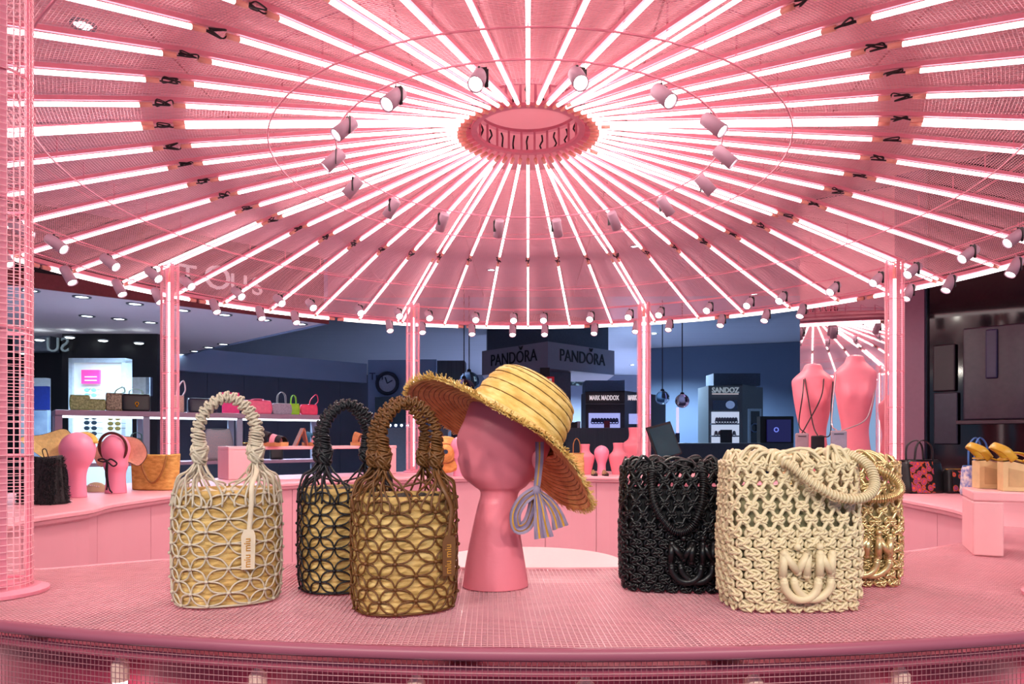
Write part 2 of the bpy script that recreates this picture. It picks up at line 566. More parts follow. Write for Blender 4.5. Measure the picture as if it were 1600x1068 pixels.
for i, a in enumerate(ang48):
    pn = POSTN.get(a)
    l1 = 'thicker inner neon spoke of the pair at the post '+pn if pn else 'inner neon spoke, '+bay(a, 7.5, 5, 7.5)
    l2 = 'thicker outer neon spoke of the pair at the post '+pn if pn else 'outer neon spoke, '+bay(a, 7.5, 5, 7.5)
    radial('neon_tube', l1, 'inner neon roof spokes', g_in, a, IN0, cab[i % 5])
    radial('neon_tube', l2, 'outer neon roof spokes', g_out, a, OU0)
for a in posts:
    radial('slim_neon_tube', 'thin inner neon tube doubling the spoke at the post '+POSTN[a], 'thin inner neon tubes over the posts', g_in2, a, IN0)
    radial('slim_neon_tube', 'thin outer neon tube doubling the spoke at the post '+POSTN[a], 'thin outer neon tubes over the posts', g_out2, a, OU0)
# neon tubes round the rim
gm = MB(); gm.tube([(RR*math.cos(R_(x)), RR*math.sin(R_(x)), ZR-.012) for x in [1.2+20.1*k/14 for k in range(15)]], .0125, 10)
gm = gm.mesh('glass_tube', GLOW, True)
cms = []
for x0, x1 in ((.25, 1.25), (21.25, 22.25)):
    cms.append(MB().tube([(RR*math.cos(R_(x)), RR*math.sin(R_(x)), ZR-.012) for x in (x0, (x0+x1)/2, x1)], .014, 10).mesh('end_cap', CAP, True))
for i in range(16):
    a = 11.25+22.5*i
    base = pol(RR, a, ZR)
    t = thing('curved_neon_tube', 'curved rim tube, '+bay(a, 22.5, 2, 11.25), 'neon tube', base, 0, 'neon tubes round the roof rim')
    for q, me in zip(('glass_tube', 'end_cap', 'end_cap'), [gm]+cms):
        link(q, me, t, True, rot=(0, 0, R_(90-a)))

# ---------------------------------------------------------------- posts
RP = 2.586
zp = zs(RP)-.01
def post_meshes():
    h = zp-ZT
    bars = []
    for k in range(4):
        a = R_(45+90*k)
        b = MB().box((.05*math.cos(a), .05*math.sin(a), h/2), (.022, .007, h), rz=a+pi/2)
        bars.append(b.mesh('upright_bar', PINKD))
    rings = []
    for j in range(7):
        rings.append(MB().ring((0, 0, .02+(h-.04)*j/6), .055, .003, 24, 5).mesh('cage_ring', PINKD))
    mm = MB()
    for k in range(32):
        a = 2*pi*k/32
        mm.wire((.058*math.cos(a), .058*math.sin(a), 0), (.058*math.cos(a), .058*math.sin(a), h), .0011)
    z = .006
    while z < h:
        mm.tube([(.059*math.cos(2*pi*k/20), .059*math.sin(2*pi*k/20), z) for k in range(20)], .0007, 3, closed=True)
        z += .0125
    mesh_ = mm.mesh('mesh_sleeve', PINKM)
    g = MB().lathe([(.010, .05), (.010, h-.12)], 12, caps=True).mesh('neon_core', GLOW, True)
    cp = MB().lathe([(.012, h-.12), (.012, h-.06), (.004, h-.05), (.004, h)], 12).mesh('core_cap', CAP, True)
    ft = MB().lathe([(.085, 0), (.085, .006), (.07, .012), (0, .012)], 32).mesh('foot_plate', PINKD)
    return bars, rings, mesh_, g, cp, ft
pm = post_meshes()
plab = {22.5: 'pink mesh post with neon core right of the straw hat, above the black woven tote',
        67.5: 'pink mesh post with bright neon core before the mauve wall, right of the pink torsos',
        -22.5: 'pink mesh post with neon core behind the brown bag handles, left of the straw hat',
        -67.5: 'pink mesh post with neon core rising behind the straw basket bag on the left',
        -157.5: 'near pink mesh-wrapped post at the left edge standing on the foreground counter'}
for a in posts:
    aa = a if a <= 180 else a-360
    t = thing('neon_post', plab.get(aa, 'pink mesh post with neon core standing '+POSTN[a]), 'post', pol(RP, a, ZT+.0015), R_(20-a), 'pavilion posts')
    for b in pm[0]: link('upright_bar', b, t)
    for b in pm[1]: link('cage_ring', b, t)
    tag(link('mesh_sleeve', pm[2], t), kind='stuff')
    link('neon_core', pm[3], t); link('core_cap', pm[4], t); link('foot_plate', pm[5], t)

# ---------------------------------------------------------------- spotlights
SPOT_CAN = MB().lathe([(0, .102), (.024, .102), (.026, .098), (.0275, .0), (.024, .0), (.0235, .012)], 18).mesh('can', CAN, True)
SPOT_LENS = MB().lathe([(.0235, .010), (0, .010)], 18).mesh('lens', LENS)
sb = MB().beam((.03, 0, .045), (.03, 0, .115), .004, .016).beam((.032, 0, .115), (-.006, 0, .115), .004, .016).lathe([(.006, .115), (.006, .128)], 8, caps=True).mesh('bracket', BLACK)
def spot(label, grp, p, aim, watts, size, rod):
    t = thing('spotlight', label, 'spotlight', p, 0, grp)
    d = (Vector(aim)-Vector(p)).normalized()
    q = (-d).to_track_quat('Z', 'Y').to_euler()
    for nm, me in (('can', SPOT_CAN), ('lens', SPOT_LENS)):
        o = link(nm, me, t, rot=q); o.scale = (1.14,)*3
        o.location = q.to_matrix()@Vector((0, 0, -.075))
    b = link('bracket', sb, t, rot=(0, 0, math.atan2(d.y, d.x)+pi/2))
    b.location = (0, 0, -.085)
    s_ = MB().tube([(0, 0, .03), (0, 0, rod)], .0025, 5).build('stem', PINKD, t)
    if watts:
        L = bpy.data.lights.get('spot_%g' % watts) or bpy.data.lights.new('spot_%g' % watts, 'SPOT')
        L.energy = watts; L.spot_size = R_(size); L.spot_blend = .6; L.shadow_soft_size = .02; L.color = (1, .93, .82)
        lo = link('lamp', L, t, rot=q); lo.location = d*.09
for i in range(16):
    a = 11.25+22.5*i
    spot('hub-ring can spotlight, '+bay(a, 22.5, 2, 11.25), 'spotlights round the hub', pol(.97, a, zs(.97)-.09),
         pol(2.7, a, .95), SPOT_HUB*12, 75, .055)
for i in range(48):
    a = 3.75+7.5*i
    for rr, nm, g, off in ((2.60, 'upper-row rim spotlight, '+bay(a, 7.5, 6, 3.75), 'upper rim spotlights', .09), (2.90, 'lower-row rim spotlight, '+bay(a, 7.5, 6, 3.75), 'lower rim spotlights', .085)):
        if rr == 2.9 and i % 12 == 7: continue
        w_ = SPOT_RIM*(8 if i % 2 == 0 and rr == 2.60 else 0)
        aa = a+(.9 if i % 3 else -.7)
        spot(nm, g, pol(rr, aa, zs(rr)-off), pol(rr-1.9 if rr < 2.8 else rr-.9, aa, .95), w_, 80, off-.02)
# ---------------------------------------------------------------- net bucket bags
def straw_mat(name, c1, c2, c3, row=85):
    m = mat(name, c1, .6, color2=c2, scale=26, stretch=(1, 1, 2.6), bump=.5, bscale=120)
    nt = m.node_tree
    b = nt.nodes['Principled BSDF']
    rp = [n for n in nt.nodes if n.type == 'VALTORGB'][0]
    e = rp.color_ramp.elements.new(.5); e.color = lin(c3)
    return m
STRAW = straw_mat('straw_basket', '#d9b878', '#a88448', '#c7a05e')
def net_bag(label, cord, tagm, loc, yaw, tag_x, scale=1.0, lean=0):
    t = thing('net_bucket_bag', label, 'handbag', loc, yaw, 'woven net bucket bags')
    A, B, H = .084, .070, .196
    def shape(tt, z, off=0):
        k = 1+.03*math.sin(pi*min(1, max(0, z/H)))-.05*max(0, (.02-z)/.02)
        c, s = math.cos(tt), math.sin(tt)
        q = 2/2.4
        return Vector(((A*k+off)*math.copysign(abs(c)**q, c), (B*k+off)*math.copysign(abs(s)**q, s), z))
    # straw body with proud braided rows
    m = MB(); loops = []
    nu, nv = 120, 84
    for j in range(nv+1):
        z = H*j/nv
        lp = []
        for i in range(nu):
            tt = 2*pi*i/nu
            ph = z/.0115
            fr = ph-math.floor(ph)
            rowi = math.floor(ph)
            herr = math.sin(i*2*pi/6+(fr-.5)*(5 if rowi % 2 else -5))
            d = .0034*math.sin(pi*fr)**.6+.0014*herr*math.sin(pi*fr)-.001
            lp.append(shape(tt, z, d))
        loops.append(lp)
    # rolled rim and inside
    for off, dz in ((-.003, .003), (-.008, 0), (-.010, -.03), (-.012, -.10)):
        loops.append([shape(2*pi*i/nu, H+dz, off) for i in range(nu)])
    m.loft(loops)
    m.build('straw_body', STRAW, t, smooth=True)
    # fabric pouch just showing at the mouth
    m = MB(); loops = []
    for off, z in ((-.013, .12), (-.013, .18), (-.016, .190), (-.026, .195), (-.045, .188), (-.055, .18)):
        loops.append([shape(2*pi*i/36, z, off)+Vector((0, 0, .004*math.sin(i*1.7))) for i in range(36)])
    m.loft(loops); m.build('inner_pouch', mat('pouch_'+cord.name, '#d8cbb8' if 'cream' in cord.name else '#3a3330', .8, var=.1), t, smooth=True)
    # net of cord: petals between staggered knots
    nc, nr, dz = 10, 10, .0208
    m = MB()
    def nk(i, r): return shape(2*pi*(i+.5*(r % 2))/nc, .006+r*dz, .0062)
    def sp(u, z): return shape(2*pi*u/nc, z, .0058)
    for r in range(nr):
        for i in range(nc):
            u0 = i+.5*(r % 2); z0 = .006+r*dz
            if r < nr-1:
                for du in (.5, -.5):
                    for bz in (.22, -.22):
                        pts = []
                        wc = .049; ex, ez = du*wc, dz; el = math.hypot(ex, ez)
                        for k in range(8):
                            s_ = k/7
                            bow = math.sin(pi*s_)*.0078*(1 if bz > 0 else -1)
                            pts.append(sp(u0+(ex*s_-ez/el*bow)/wc, z0+ez*s_+ex/el*bow))
                        m.tube(pts, .0016, 5)
            # knot
            kp = nk(i, r)
            nrm = Vector((kp.x/A/A, kp.y/B/B, 0)).normalized()
            rot = nrm.to_track_quat('Z', 'Y').to_matrix()
            m.ball(kp+nrm*.001, (.0042, .0036, .0034), 7, 4, rot)
    # base cords
    m.tube([shape(2*pi*i/40, .004, .005) for i in range(40)], .002, 5, closed=True)
    tag(m.build('cord_net', cord, t, smooth=True), kind=None)
    # handles
    zk = .262
    for hi, (yy, ph) in enumerate(((-.041, .0), (.041, .003))):
        hx = .046
        pts = [(-hx, yy, zk+.012), (-hx-.003, yy*.9, zk+.04), (-hx*.72, yy*.88, zk+.078), (0, yy*.85, zk+.098+ph), (hx*.72, yy*.88, zk+.078), (hx+.003, yy*.9, zk+.04), (hx, yy, zk+.012)]
        cv = bez(pts, 46)
        m = MB()
        m.tube(cv, .0058, 8)
        for i in range(1, len(cv)-1):
            tdir = (cv[i+1]-cv[i-1]).normalized()
            side = tdir.cross(Vector((0, 1, 0))).normalized()
            for sg in (-1, 1):
                rot = (tdir+side*.35*sg*(1 if i % 2 else -1)).to_track_quat('Z', 'Y').to_matrix()
                m.ring(cv[i]+side*sg*.0022, .0062, .0021, 10, 4, rot)
                if sg == 1: break
            m.ball(cv[i]+side*.0078*(1 if i % 2 else -1), .0032, 6, 4)
        hnd = m.build('handle', cord, t, smooth=True)
        for sx in (-1, 1):
            kc = Vector((sx*hx, yy, zk))
            m = MB(); m.ball(kc, (.0135, .0125, .0165), 12, 8)
            for k in range(9):
                rot = Euler((R_(50*math.sin(k*1.3)), R_(50*math.cos(k*2.1)), k)).to_matrix()
                m.ring(kc+Vector((0, 0, -.010+.0025*k)), .0145-.0006*abs(k-4), .0026, 14, 4, rot)
            for k in range(6):
                m.ring(kc+Vector((0, 0, .014+.0042*k)), .0095-.0003*k, .0022, 12, 4, Euler((.2*math.sin(k), .25, 0)).to_matrix())
            m.build('wrap_knot', cord, hnd, smooth=True)
            # cords fanning from the knot to the mouth of the bag
            m = MB()
            base = math.atan2(yy/B, sx*hx/A)
            for k in range(9):
                tt = base+(k-4)*.17*(1.0)
                e = shape(tt, .186+.004*(k % 3), .006)
                s0 = kc+Vector((.006*math.cos(k*2.4), .006*math.sin(k*2.4), -.014))
                mid = s0.lerp(e, .55)+Vector((e.x, e.y, 0)).normalized()*.010+Vector((0, 0, .006*math.sin(k*1.9)))
                m.tube(bez([s0, s0.lerp(mid, .5)+Vector((0, 0, -.004)), mid, e, shape(tt, .172, .007)], 14), .0020, 5)
            for k in range(3):
                tt = base+(k-1)*.3
                e = shape(tt+.4*(k-1), .196, .004)
                s0 = kc+Vector((0, 0, -.014))
                m.tube(bez([s0, kc+Vector((.012*(k-1), 0, -.04)), Vector((e.x*.85, e.y*.85, .205)), e], 12), .0020, 5)
            m.build('cord_fan', cord, hnd, smooth=True)
    # leather hang tag on the front
    tx = tag_x
    zfront = -B-.010
    st = [(.046, -.038, .246), (.045, -.062, .228), ((tx+.046)/2, zfront, .208), (tx+.008, zfront-.003, .18), (tx+.006, zfront-.004, .15), (tx+.004, zfront-.004, .128)]
    m = MB(); m.tube(bez(st, 20), .0046, 6, flat=(.28, 1)); 
    tp = m.build('tag_strap', tagm, t, smooth=True)
    m = MB()
    poly = [(tx-.004, .133), (tx+.011, .133), (tx+.0145, .122), (tx+.013, .066), (tx-.008, .066), (tx-.0085, .122)]
    m.extr([(x, zfront-.006, z) for x, z in poly], (0, .003, 0))
    tg = m.build('hang_tag', tagm, t)
    M = Matrix.Translation((tx+.0062, zfront-.0062, .094)) @ Matrix.Rotation(pi/2, 4, 'X') @ Matrix.Rotation(pi/2, 4, 'Z')
    text_mesh('tag_lettering', 'miu miu', .0155, mat('gold_letters', '#d99a44', .35, metal=.5), .0006, parent=tg, M=M, bold=.0002)
    if scale != 1: t.scale = (scale,)*3
    return t

C_CREAM = mat('cord_cream', '#c9bba6', .5, var=.12, scale=60, bump=.25, bscale=500)
C_BLACK = mat('cord_black', '#15161c', .42, var=.2, scale=60, bump=.25, bscale=500)
C_BROWN = mat('cord_brown', '#6a421c', .42, var=.2, scale=60, bump=.25, bscale=500)
def base_at(px, py, back):
    D = F*(CZ-ZT)/(py-685)+back
    p = P(px, 685, D); p.z = ZT+.001
    return p
net_bag('bucket bag in cream cord net over straw, leftmost on the mesh counter', C_CREAM, mat('leather_cream', '#d8c6ad', .5), base_at(356, 951, .068), R_(24), .028)
net_bag('bucket bag in black cord net over straw, half hidden behind the brown one', C_BLACK, mat('leather_black', '#1c1b1f', .45), base_at(541, 930, .068), R_(24), .005, .98)
net_bag('bucket bag in brown cord net over straw, in front of the black net bag', C_BROWN, mat('leather_brown', '#6b4423', .45), base_at(632, 964, .068), R_(24), .052, .97)

# ---------------------------------------------------------------- knotted leather totes
def knot_mesh(m_):
    m = MB()
    for (x, y, a, z) in ((-.0046, -.0012, 38, .0024), (0, 0, 38, .0032), (.0046, .0012, 38, .0024), (-.0030, .0040, -32, .0026), (.0030, -.0040, -32, .0026)):
        m.ball((x, y, z), (.0056, .0020, .0026), 10, 5, Matrix.Rotation(R_(a), 3, 'Z'))
    m.ring((0, 0, .0006), .0085, .0021, 16, 5, Matrix.Diagonal((1, .74, 1)))
    m.ball((0, 0, 0), (.0075, .0052, .0016), 10, 4)
    return m.mesh('knot', m_, True)
def tote(label, lm, liner, loc, yaw, handle_pts, tuft, scale=1.0, logo=True, logo_m=None, logo_x=.042):
    t = thing('knotted_tote', label, 'handbag', loc, yaw, 'knotted leather totes')
    A, B, H = .105, .058, .242
    def shape(tt, z, off=0):
        c, s = math.cos(tt), math.sin(tt)
        q = 2/4.2
        k = 1-.10*max(0, (.03-z)/.03)**2+.02*math.sin(pi*z/H)
        kb = k*(1-.25*max(0, (z-.12)/.12))
        return Vector(((A*k+off)*math.copysign(abs(c)**q, c), (B*kb+off)*math.copysign(abs(s)**q, s), z))
    # equal arc-length table
    tab = [shape(2*pi*i/720, .1) for i in range(721)]
    acc = [0]
    for i in range(720): acc.append(acc[-1]+(tab[i+1]-tab[i]).length)
    def at(u, z, off=0):
        u = (u % 1)*acc[-1]
        lo, hi = 0, 720
        while hi-lo > 1:
            md = (lo+hi)//2
            if acc[md] <= u: lo = md
            else: hi = md
        f = (u-acc[lo])/max(1e-9, acc[hi]-acc[lo])
        return shape(2*pi*(lo+f)/720, z, off)
    def frame(u, z):
        p = at(u, z); q = at(u+.002, z)
        x = (q-p); x.z = 0; x.normalize()
        n = Vector((x.y, -x.x, 0))
        return p, x, n
    km = knot_mesh(lm)
    nc = 22
    zs_ = [.010+.0168*i for i in range(8)]+[.010+.0168*7+.0215*i for i in range(1, 6)]
    for r, z in enumerate(zs_):
        for i in range(nc):
            u = (i+.5*(r % 2))/nc
            p, x, n = frame(u, z)
            y = Vector((0, 0, 1))
            M = Matrix((x, y, n)).transposed()
            o = link('knot', km, t)
            sc = 1.22 if r < 8 else 1.12
            o.matrix_basis = Matrix.LocRotScale(p+n*.001, (M.to_4x4() @ Matrix.Rotation(R_(random.uniform(-16, 16)), 4, 'Z')).to_quaternion(), Vector((sc*(1.08 if r < 8 else 1.02), sc*(1.04 if r < 8 else .96), sc*(1.05 if r < 8 else .95))))
    m = MB()
    for r in range(6, len(zs_)-1):
        for i in range(nc):
            u0 = (i+.5*(r % 2))/nc
            for du in (.5/nc, -.5/nc):
                for sh in (0,):
                    pts = [at(u0+du*k/3+sh, zs_[r]+(zs_[r+1]-zs_[r])*k/3, .001+(.0015 if du > 0 else 0)) for k in range(4)]
                    m.tube(pts, .0034, 6, flat=(1, .4) if False else None)
    tag(m.build('strap_lattice', lm, t, smooth=True))
    m = MB(); loops = []
    for off, z in ((-.02, .003), (-.008, .006), (-.007, .06), (-.007, .19), (-.010, .198), (-.014, .19), (-.016, .08)):
        loops.append([shape(2*pi*i/48, z, off) for i in range(48)])
    m.loft(loops); m.build('liner', liner, t, smooth=True)
    # loose loops along the mouth
    m = MB()
    rd = random.Random(3)
    for i in range(26):
        u = i/26
        a_ = at(u, .236, .002); b_ = at(u+.045, .236, .001)
        md = (a_+b_)/2; md.x *= .93; md.y *= .7
        m.tube(bez([a_, md+Vector((0, 0, .012+rd.random()*.012)), b_], 8), .0028, 5)
    m.build('mouth_loops', lm, t, smooth=True)
    # handle with spiral wrap
    for hp in handle_pts:
        cv = bez(hp, 70)
        m = MB(); m.tube(cv, .0062, 8)
        x = None
        for i in range(1, len(cv)-1):
            td = (cv[i+1]-cv[i-1]).normalized()
            rot = (td+Vector((.35, .2, .3))*.6).to_track_quat('Z', 'Y').to_matrix()
            m.ring(cv[i], .0066, .0021, 10, 4, rot)
        h = m.build('handle', lm, t, smooth=True)
        for e in (0, -1):
            c = Vector(hp[e])
            m = MB()
            for k in range(4):
                q = cv[k*2] if e == 0 else cv[-1-k*2]
                m.ring(q, .0088, .0028, 12, 4, (cv[1]-cv[0]).to_track_quat('Z', 'Y').to_matrix())
            m.ball(c, .0092, 10, 6)
            rd = random.Random(tuft)
            for k in range(12):
                u = (math.atan2(c.y/B, c.x/A)/(2*pi))+(k-5.5)*.022
                sgn = 1 if c.y > 0 else -1
                e_ = shape(math.atan2(c.y/B, c.x/A)+(k-5.5)*.16, .226, .001)
                md = c.lerp(e_, .5)+Vector((rd.uniform(-.006, .006), rd.uniform(-.006, .006), .012+rd.random()*.016))
                m.tube(bez([c, md, e_], 10), .0029, 5)
            m.build('strap_fan', lm, h, smooth=True)
    if logo:
        g = MB()
        yf = -B-.0125
        def L(x, y): return Vector((logo_x+((x-600)/230)*.078, yf, .022+((950-y)/290)*.083))
        W = .0066
        def stroke(pts, y=0):
            g.tube([L(*p)+Vector((0, y, 0)) for p in pts], W, 10)
            for p in (pts[0], pts[-1]): g.ball(L(*p)+Vector((0, y, 0)), W, 8, 6)
        stroke([(487, 815), (492, 690)]); stroke([(492, 690), (556, 790)], -.001); stroke([(556, 790), (606, 690)]); stroke([(606, 690), (600, 810)])
        stroke([(660, 812), (663, 690)], -.0015); stroke([(663, 690), (716, 795)], -.0005); stroke([(722, 690), (716, 815)])
        stroke([(p.x, p.y) for p in bez([(490, 838, 0), (496, 880, 0), (530, 928, 0), (570, 942, 0), (612, 930, 0), (645, 890, 0), (652, 838, 0)], 20)], -.002)
        stroke([(p.x, p.y) for p in bez([(540, 838, 0), (550, 880, 0), (585, 925, 0), (625, 942, 0), (670, 928, 0), (708, 885, 0), (716, 838, 0)], 20)])
        for x in (557, 663): g.ball(L(x, 652), .0062, 10, 6)
        lg = g.build('monogram', logo_m or lm, t, smooth=True)
    if scale != 1: t.scale = (scale,)*3
    return t
L_CREAM = mat('leather_ivory', '#d9c7a2', .45, var=.07, scale=60, bump=.12, bscale=300)
L_BLACK = mat('leather_jet', '#0f0f12', .33, var=.2, scale=60, bump=.12, bscale=300)
L_GOLD = mat('leather_gold', '#d8c28e', .28, metal=.75, var=.12, scale=60, bump=.1, bscale=300)
hb_ = [[(-.062, .03, .235), (-.05, .02, .255), (.0, .045, .235), (.05, .03, .25), (.062, .03, .235)]]
tote('black knotted leather tote with tonal monogram, beside the mannequin head', L_BLACK, mat('liner_black', '#18181b', .8), base_at(1056, 928, .060), R_(-6),
     [[(-.048, -.030, .243), (-.052, -.056, .215), (-.045, -.070, .165), (-.012, -.074, .122), (.020, -.074, .128), (.040, -.07, .17), (.046, -.056, .215), (.044, -.032, .243)],
      [(-.05, .03, .242), (-.04, .01, .256), (0, 0, .24), (.04, .01, .256), (.05, .03, .242)]], 1, .97, logo_x=.022)
tote('ivory knotted leather tote with raised monogram, nearest of the totes', L_CREAM, mat('liner_sage_shaded', '#9a9472', .8), base_at(1230, 958, .060), R_(4),  # sage liner toned darker, shade of the gaps between knots in its colour
     [[(-.036, -.028, .252), (-.020, -.058, .236), (.010, -.074, .207), (.048, -.080, .187), (.088, -.080, .186), (.112, -.068, .205), (.112, -.05, .235), (.092, -.03, .252), (.062, -.02, .254)],
      [(-.05, .03, .242), (-.04, .01, .256), (0, 0, .24), (.04, .01, .256), (.05, .03, .242)]], 5, 1.03, logo_x=.0)
tote('metallic gold knotted tote partly hidden behind the ivory tote', L_GOLD, mat('liner_gold', '#b9a877', .7), base_at(1310, 916, .058), R_(-12),
     [[(.01, -.028, .246), (.04, -.05, .236), (.082, -.066, .215), (.096, -.07, .19), (.075, -.074, .175), (.03, -.074, .172), (-.02, -.07, .19), (-.045, -.03, .244)],
      [(-.05, .03, .242), (-.04, .01, .256), (0, 0, .24), (.04, .01, .256), (.05, .03, .242)]], 8, 1.0, logo_x=.036)

# ---------------------------------------------------------------- mannequin heads
def head(label, slices, loc, yaw, m_, nose=True, name='hat_mannequin', scale=1, grp=None):
    # slices: z, x_front, x_back, half depth ; the face looks along -x
    t = thing(name, label, 'mannequin', loc, yaw, grp)
    n = 40
    fine = []
    zsl = bez([(s[0], s[1], s[2]) for s in slices], 6*(len(slices)-1)); ys = bez([(s[0], s[3], 0) for s in slices], 6*(len(slices)-1))
    for p, q in zip(zsl, ys): fine.append((p.x, p.y, p.z, q.y))
    m = MB(); loops = []
    for z, xf, xb, hy in fine:
        cx_, hx = (xf+xb)/2, (xb-xf)/2
        lp = []
        for i in range(n):
            a = 2*pi*i/n
            x = cx_+hx*math.cos(a); y = hy*math.sin(a)
            if nose and z > .17:      # the front of a face narrows towards the nose line
                fr = max(0, -math.cos(a))
                y *= 1-.22*fr
                side = abs(math.sin(a))
                # eye hollows either side of the nose
                ez = math.exp(-((z-.308)/.015)**2)*math.exp(-((side-.42)/.18)**2)*(fr > .3)
                x += .004*ez
                nz_ = math.exp(-((z-.280)/.020)**2)*math.exp(-(side/.22)**2)*(fr > .5)
                x -= .007*nz_
                br = math.exp(-((z-.302)/.02)**2)*math.exp(-(side/.14)**2)*(fr > .5)
                x -= .004*br
                lp_ = math.exp(-((z-.246)/.008)**2)*math.exp(-(side/.3)**2)*(fr > .5)
                x -= .004*lp_
            lp.append(Vector((x, y, z)))
        loops.append(lp)
    m.loft(loops)
    m.build('head_form', m_, t, smooth=True)
    return t
k_ = .001214
HS = []
for y, xf, xb, hy in ((922, 723, 826, .054), (918, 722, 827, .055), (880, 727, 821, .050), (830, 737, 813, .043), (795, 745, 809, .039), (772, 750, 812, .040),
                      (762, 740, 824, .049), (748, 723, 836, .056), (732, 716, 848, .060), (715, 717, 858, .064), (695, 718, 866, .068), (675, 720, 872, .070), (655, 725, 874, .070),
                      (632, 732, 872, .067), (610, 748, 862, .056), (596, 768, 846, .040), (589, 792, 826, .018), (588, 804, 814, .006)):
    HS.append(((922-y)*k_, (xf-774)*k_, (xb-774)*k_, hy))
hp_ = base_at(774, 924, .05)
HD = F*(CZ-ZT)/(924-685)+.05
hd = head('large pink mannequin head with long neck wearing a straw sun hat', HS, hp_, R_(12), SKINP)
# ear
m = MB(); m.ball((.072, -.058, .246), (.012, .006, .020), 10, 8); m.build('ear', SKINP, hd, smooth=True)

# ---------------------------------------------------------------- straw hat with frayed brim
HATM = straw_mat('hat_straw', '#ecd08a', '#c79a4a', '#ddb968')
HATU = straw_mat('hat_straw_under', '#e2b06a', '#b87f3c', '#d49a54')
HAT_C = hp_+Vector((.034, -.004, .308))
HAT_ROT = (R_(-13), R_(32), R_(0))
hat = thing('straw_hat', 'wide-brimmed natural straw hat with frayed edge worn by the large pink head', 'hat', HAT_C, rot=HAT_ROT)
def drop(a):     # how far the brim edge hangs below the crown base (hat frame); a=0 right, 90 back
    c, s = math.cos(a), math.sin(a)
    return .024+.030*max(0, c)**2+.026*max(0, -c)**2+.005*math.sin(3*a)
def brim_pt(f, a):   # f 0..1 from crown base to edge
    r = .094+(.205-.094)*f+(.006*math.sin(2*a))*f
    z = -drop(a)*f**1.5+.004*math.sin(5*a+1)*f
    return r, z
m = MB(); n = 108; loops = []
nf = 104
for j in range(nf+1):
    f = 1-j/nf
    lp = []
    for i in range(n):
        a = 2*pi*i/n
        r, z = brim_pt(f, a)
        z += .0026*abs(math.sin(f*pi*13))+.0006*math.sin(i*pi*.5+j)
        lp.append(Vector((r*math.cos(a), r*math.sin(a), z+.001)))
    loops.append(lp)
prof = [(.093, .012), (.092, .03), (.089, .055), (.084, .08), (.078, .096), (.068, .107), (.055, .112), (.03, .114), (.008, .114)]
pp = bez([(p[0], p[1], 0) for p in prof], 64)
for j, p in enumerate(pp):
    lp = []
    for i in range(n):
        a = 2*pi*i/n
        rr = p.x+.0026*abs(math.sin(j*pi/7+a*.5))+.0006*math.sin(i*pi*.5+j)
        sl = 1+.04*math.cos(a)
        lp.append(Vector((rr*1.06*math.cos(a), rr*.94*math.sin(a), p.y*.93+.0010*math.sin(j*pi/7))))
    loops.append(lp)
m.loft(loops, caps=False)
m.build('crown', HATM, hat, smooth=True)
m = MB(); loops = []
for j in range(nf+1):
    f = j/nf
    lp = []
    for i in range(n):
        a = 2*pi*i/n
        r, z = brim_pt(f, a)
        z -= .0030+.0026*abs(math.sin(f*pi*13))+.0006*math.sin(i*pi*.5+j)
        lp.append(Vector((r*math.cos(a), r*math.sin(a), z)))
    loops.append(lp)
m.loft(loops, caps=False)
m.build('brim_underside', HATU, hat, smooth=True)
m = MB(); rd = random.Random(11)
for i in range(1500):
    a = rd.random()*2*pi
    r, z = brim_pt(1, a)
    f0 = r-rd.random()*.006
    ln = .006+rd.random()*.012
    a2 = a+rd.uniform(-.05, .05)
    p0 = Vector((f0*math.cos(a), f0*math.sin(a), z-.001+rd.uniform(-.002, .002)))
    p1 = Vector(((r+ln*.7)*math.cos(a2), (r+ln*.7)*math.sin(a2), z+rd.uniform(-.008, .008)))
    m.beam(p0, p1, .0012, .0008)
tag(m.build('frayed_edge', HATM, hat), kind='stuff')
# dark stitch lines between the braided rows
m = MB()
for q in range(1, 13):
    f = q/13
    for sgn in (-1, 1):
        pts = []
        for i in range(72):
            a = 2*pi*i/72
            r, z = brim_pt(f, a)
            pts.append(Vector((r*math.cos(a), r*math.sin(a), z-.0034 if sgn < 0 else z+.0014)))
        m.tube(pts, .0009, 4, closed=True)
for j in range(7, 62, 7):
    pts = []
    for i in range(72):
        a = 2*pi*i/72
        u = min(len(pp)-1.001, max(0, j+7-a*.5*7/pi)); k0 = int(u); p = pp[k0].lerp(pp[k0+1], u-k0)
        pts.append(Vector(((p.x+.0008)*1.06*math.cos(a), (p.x+.0008)*.94*math.sin(a), p.y*.93)))
    m.tube(pts, .0011, 4)
tag(m.build('stitching', mat('stitch_brown', '#7a5a2a', .7), hat), kind='stuff')
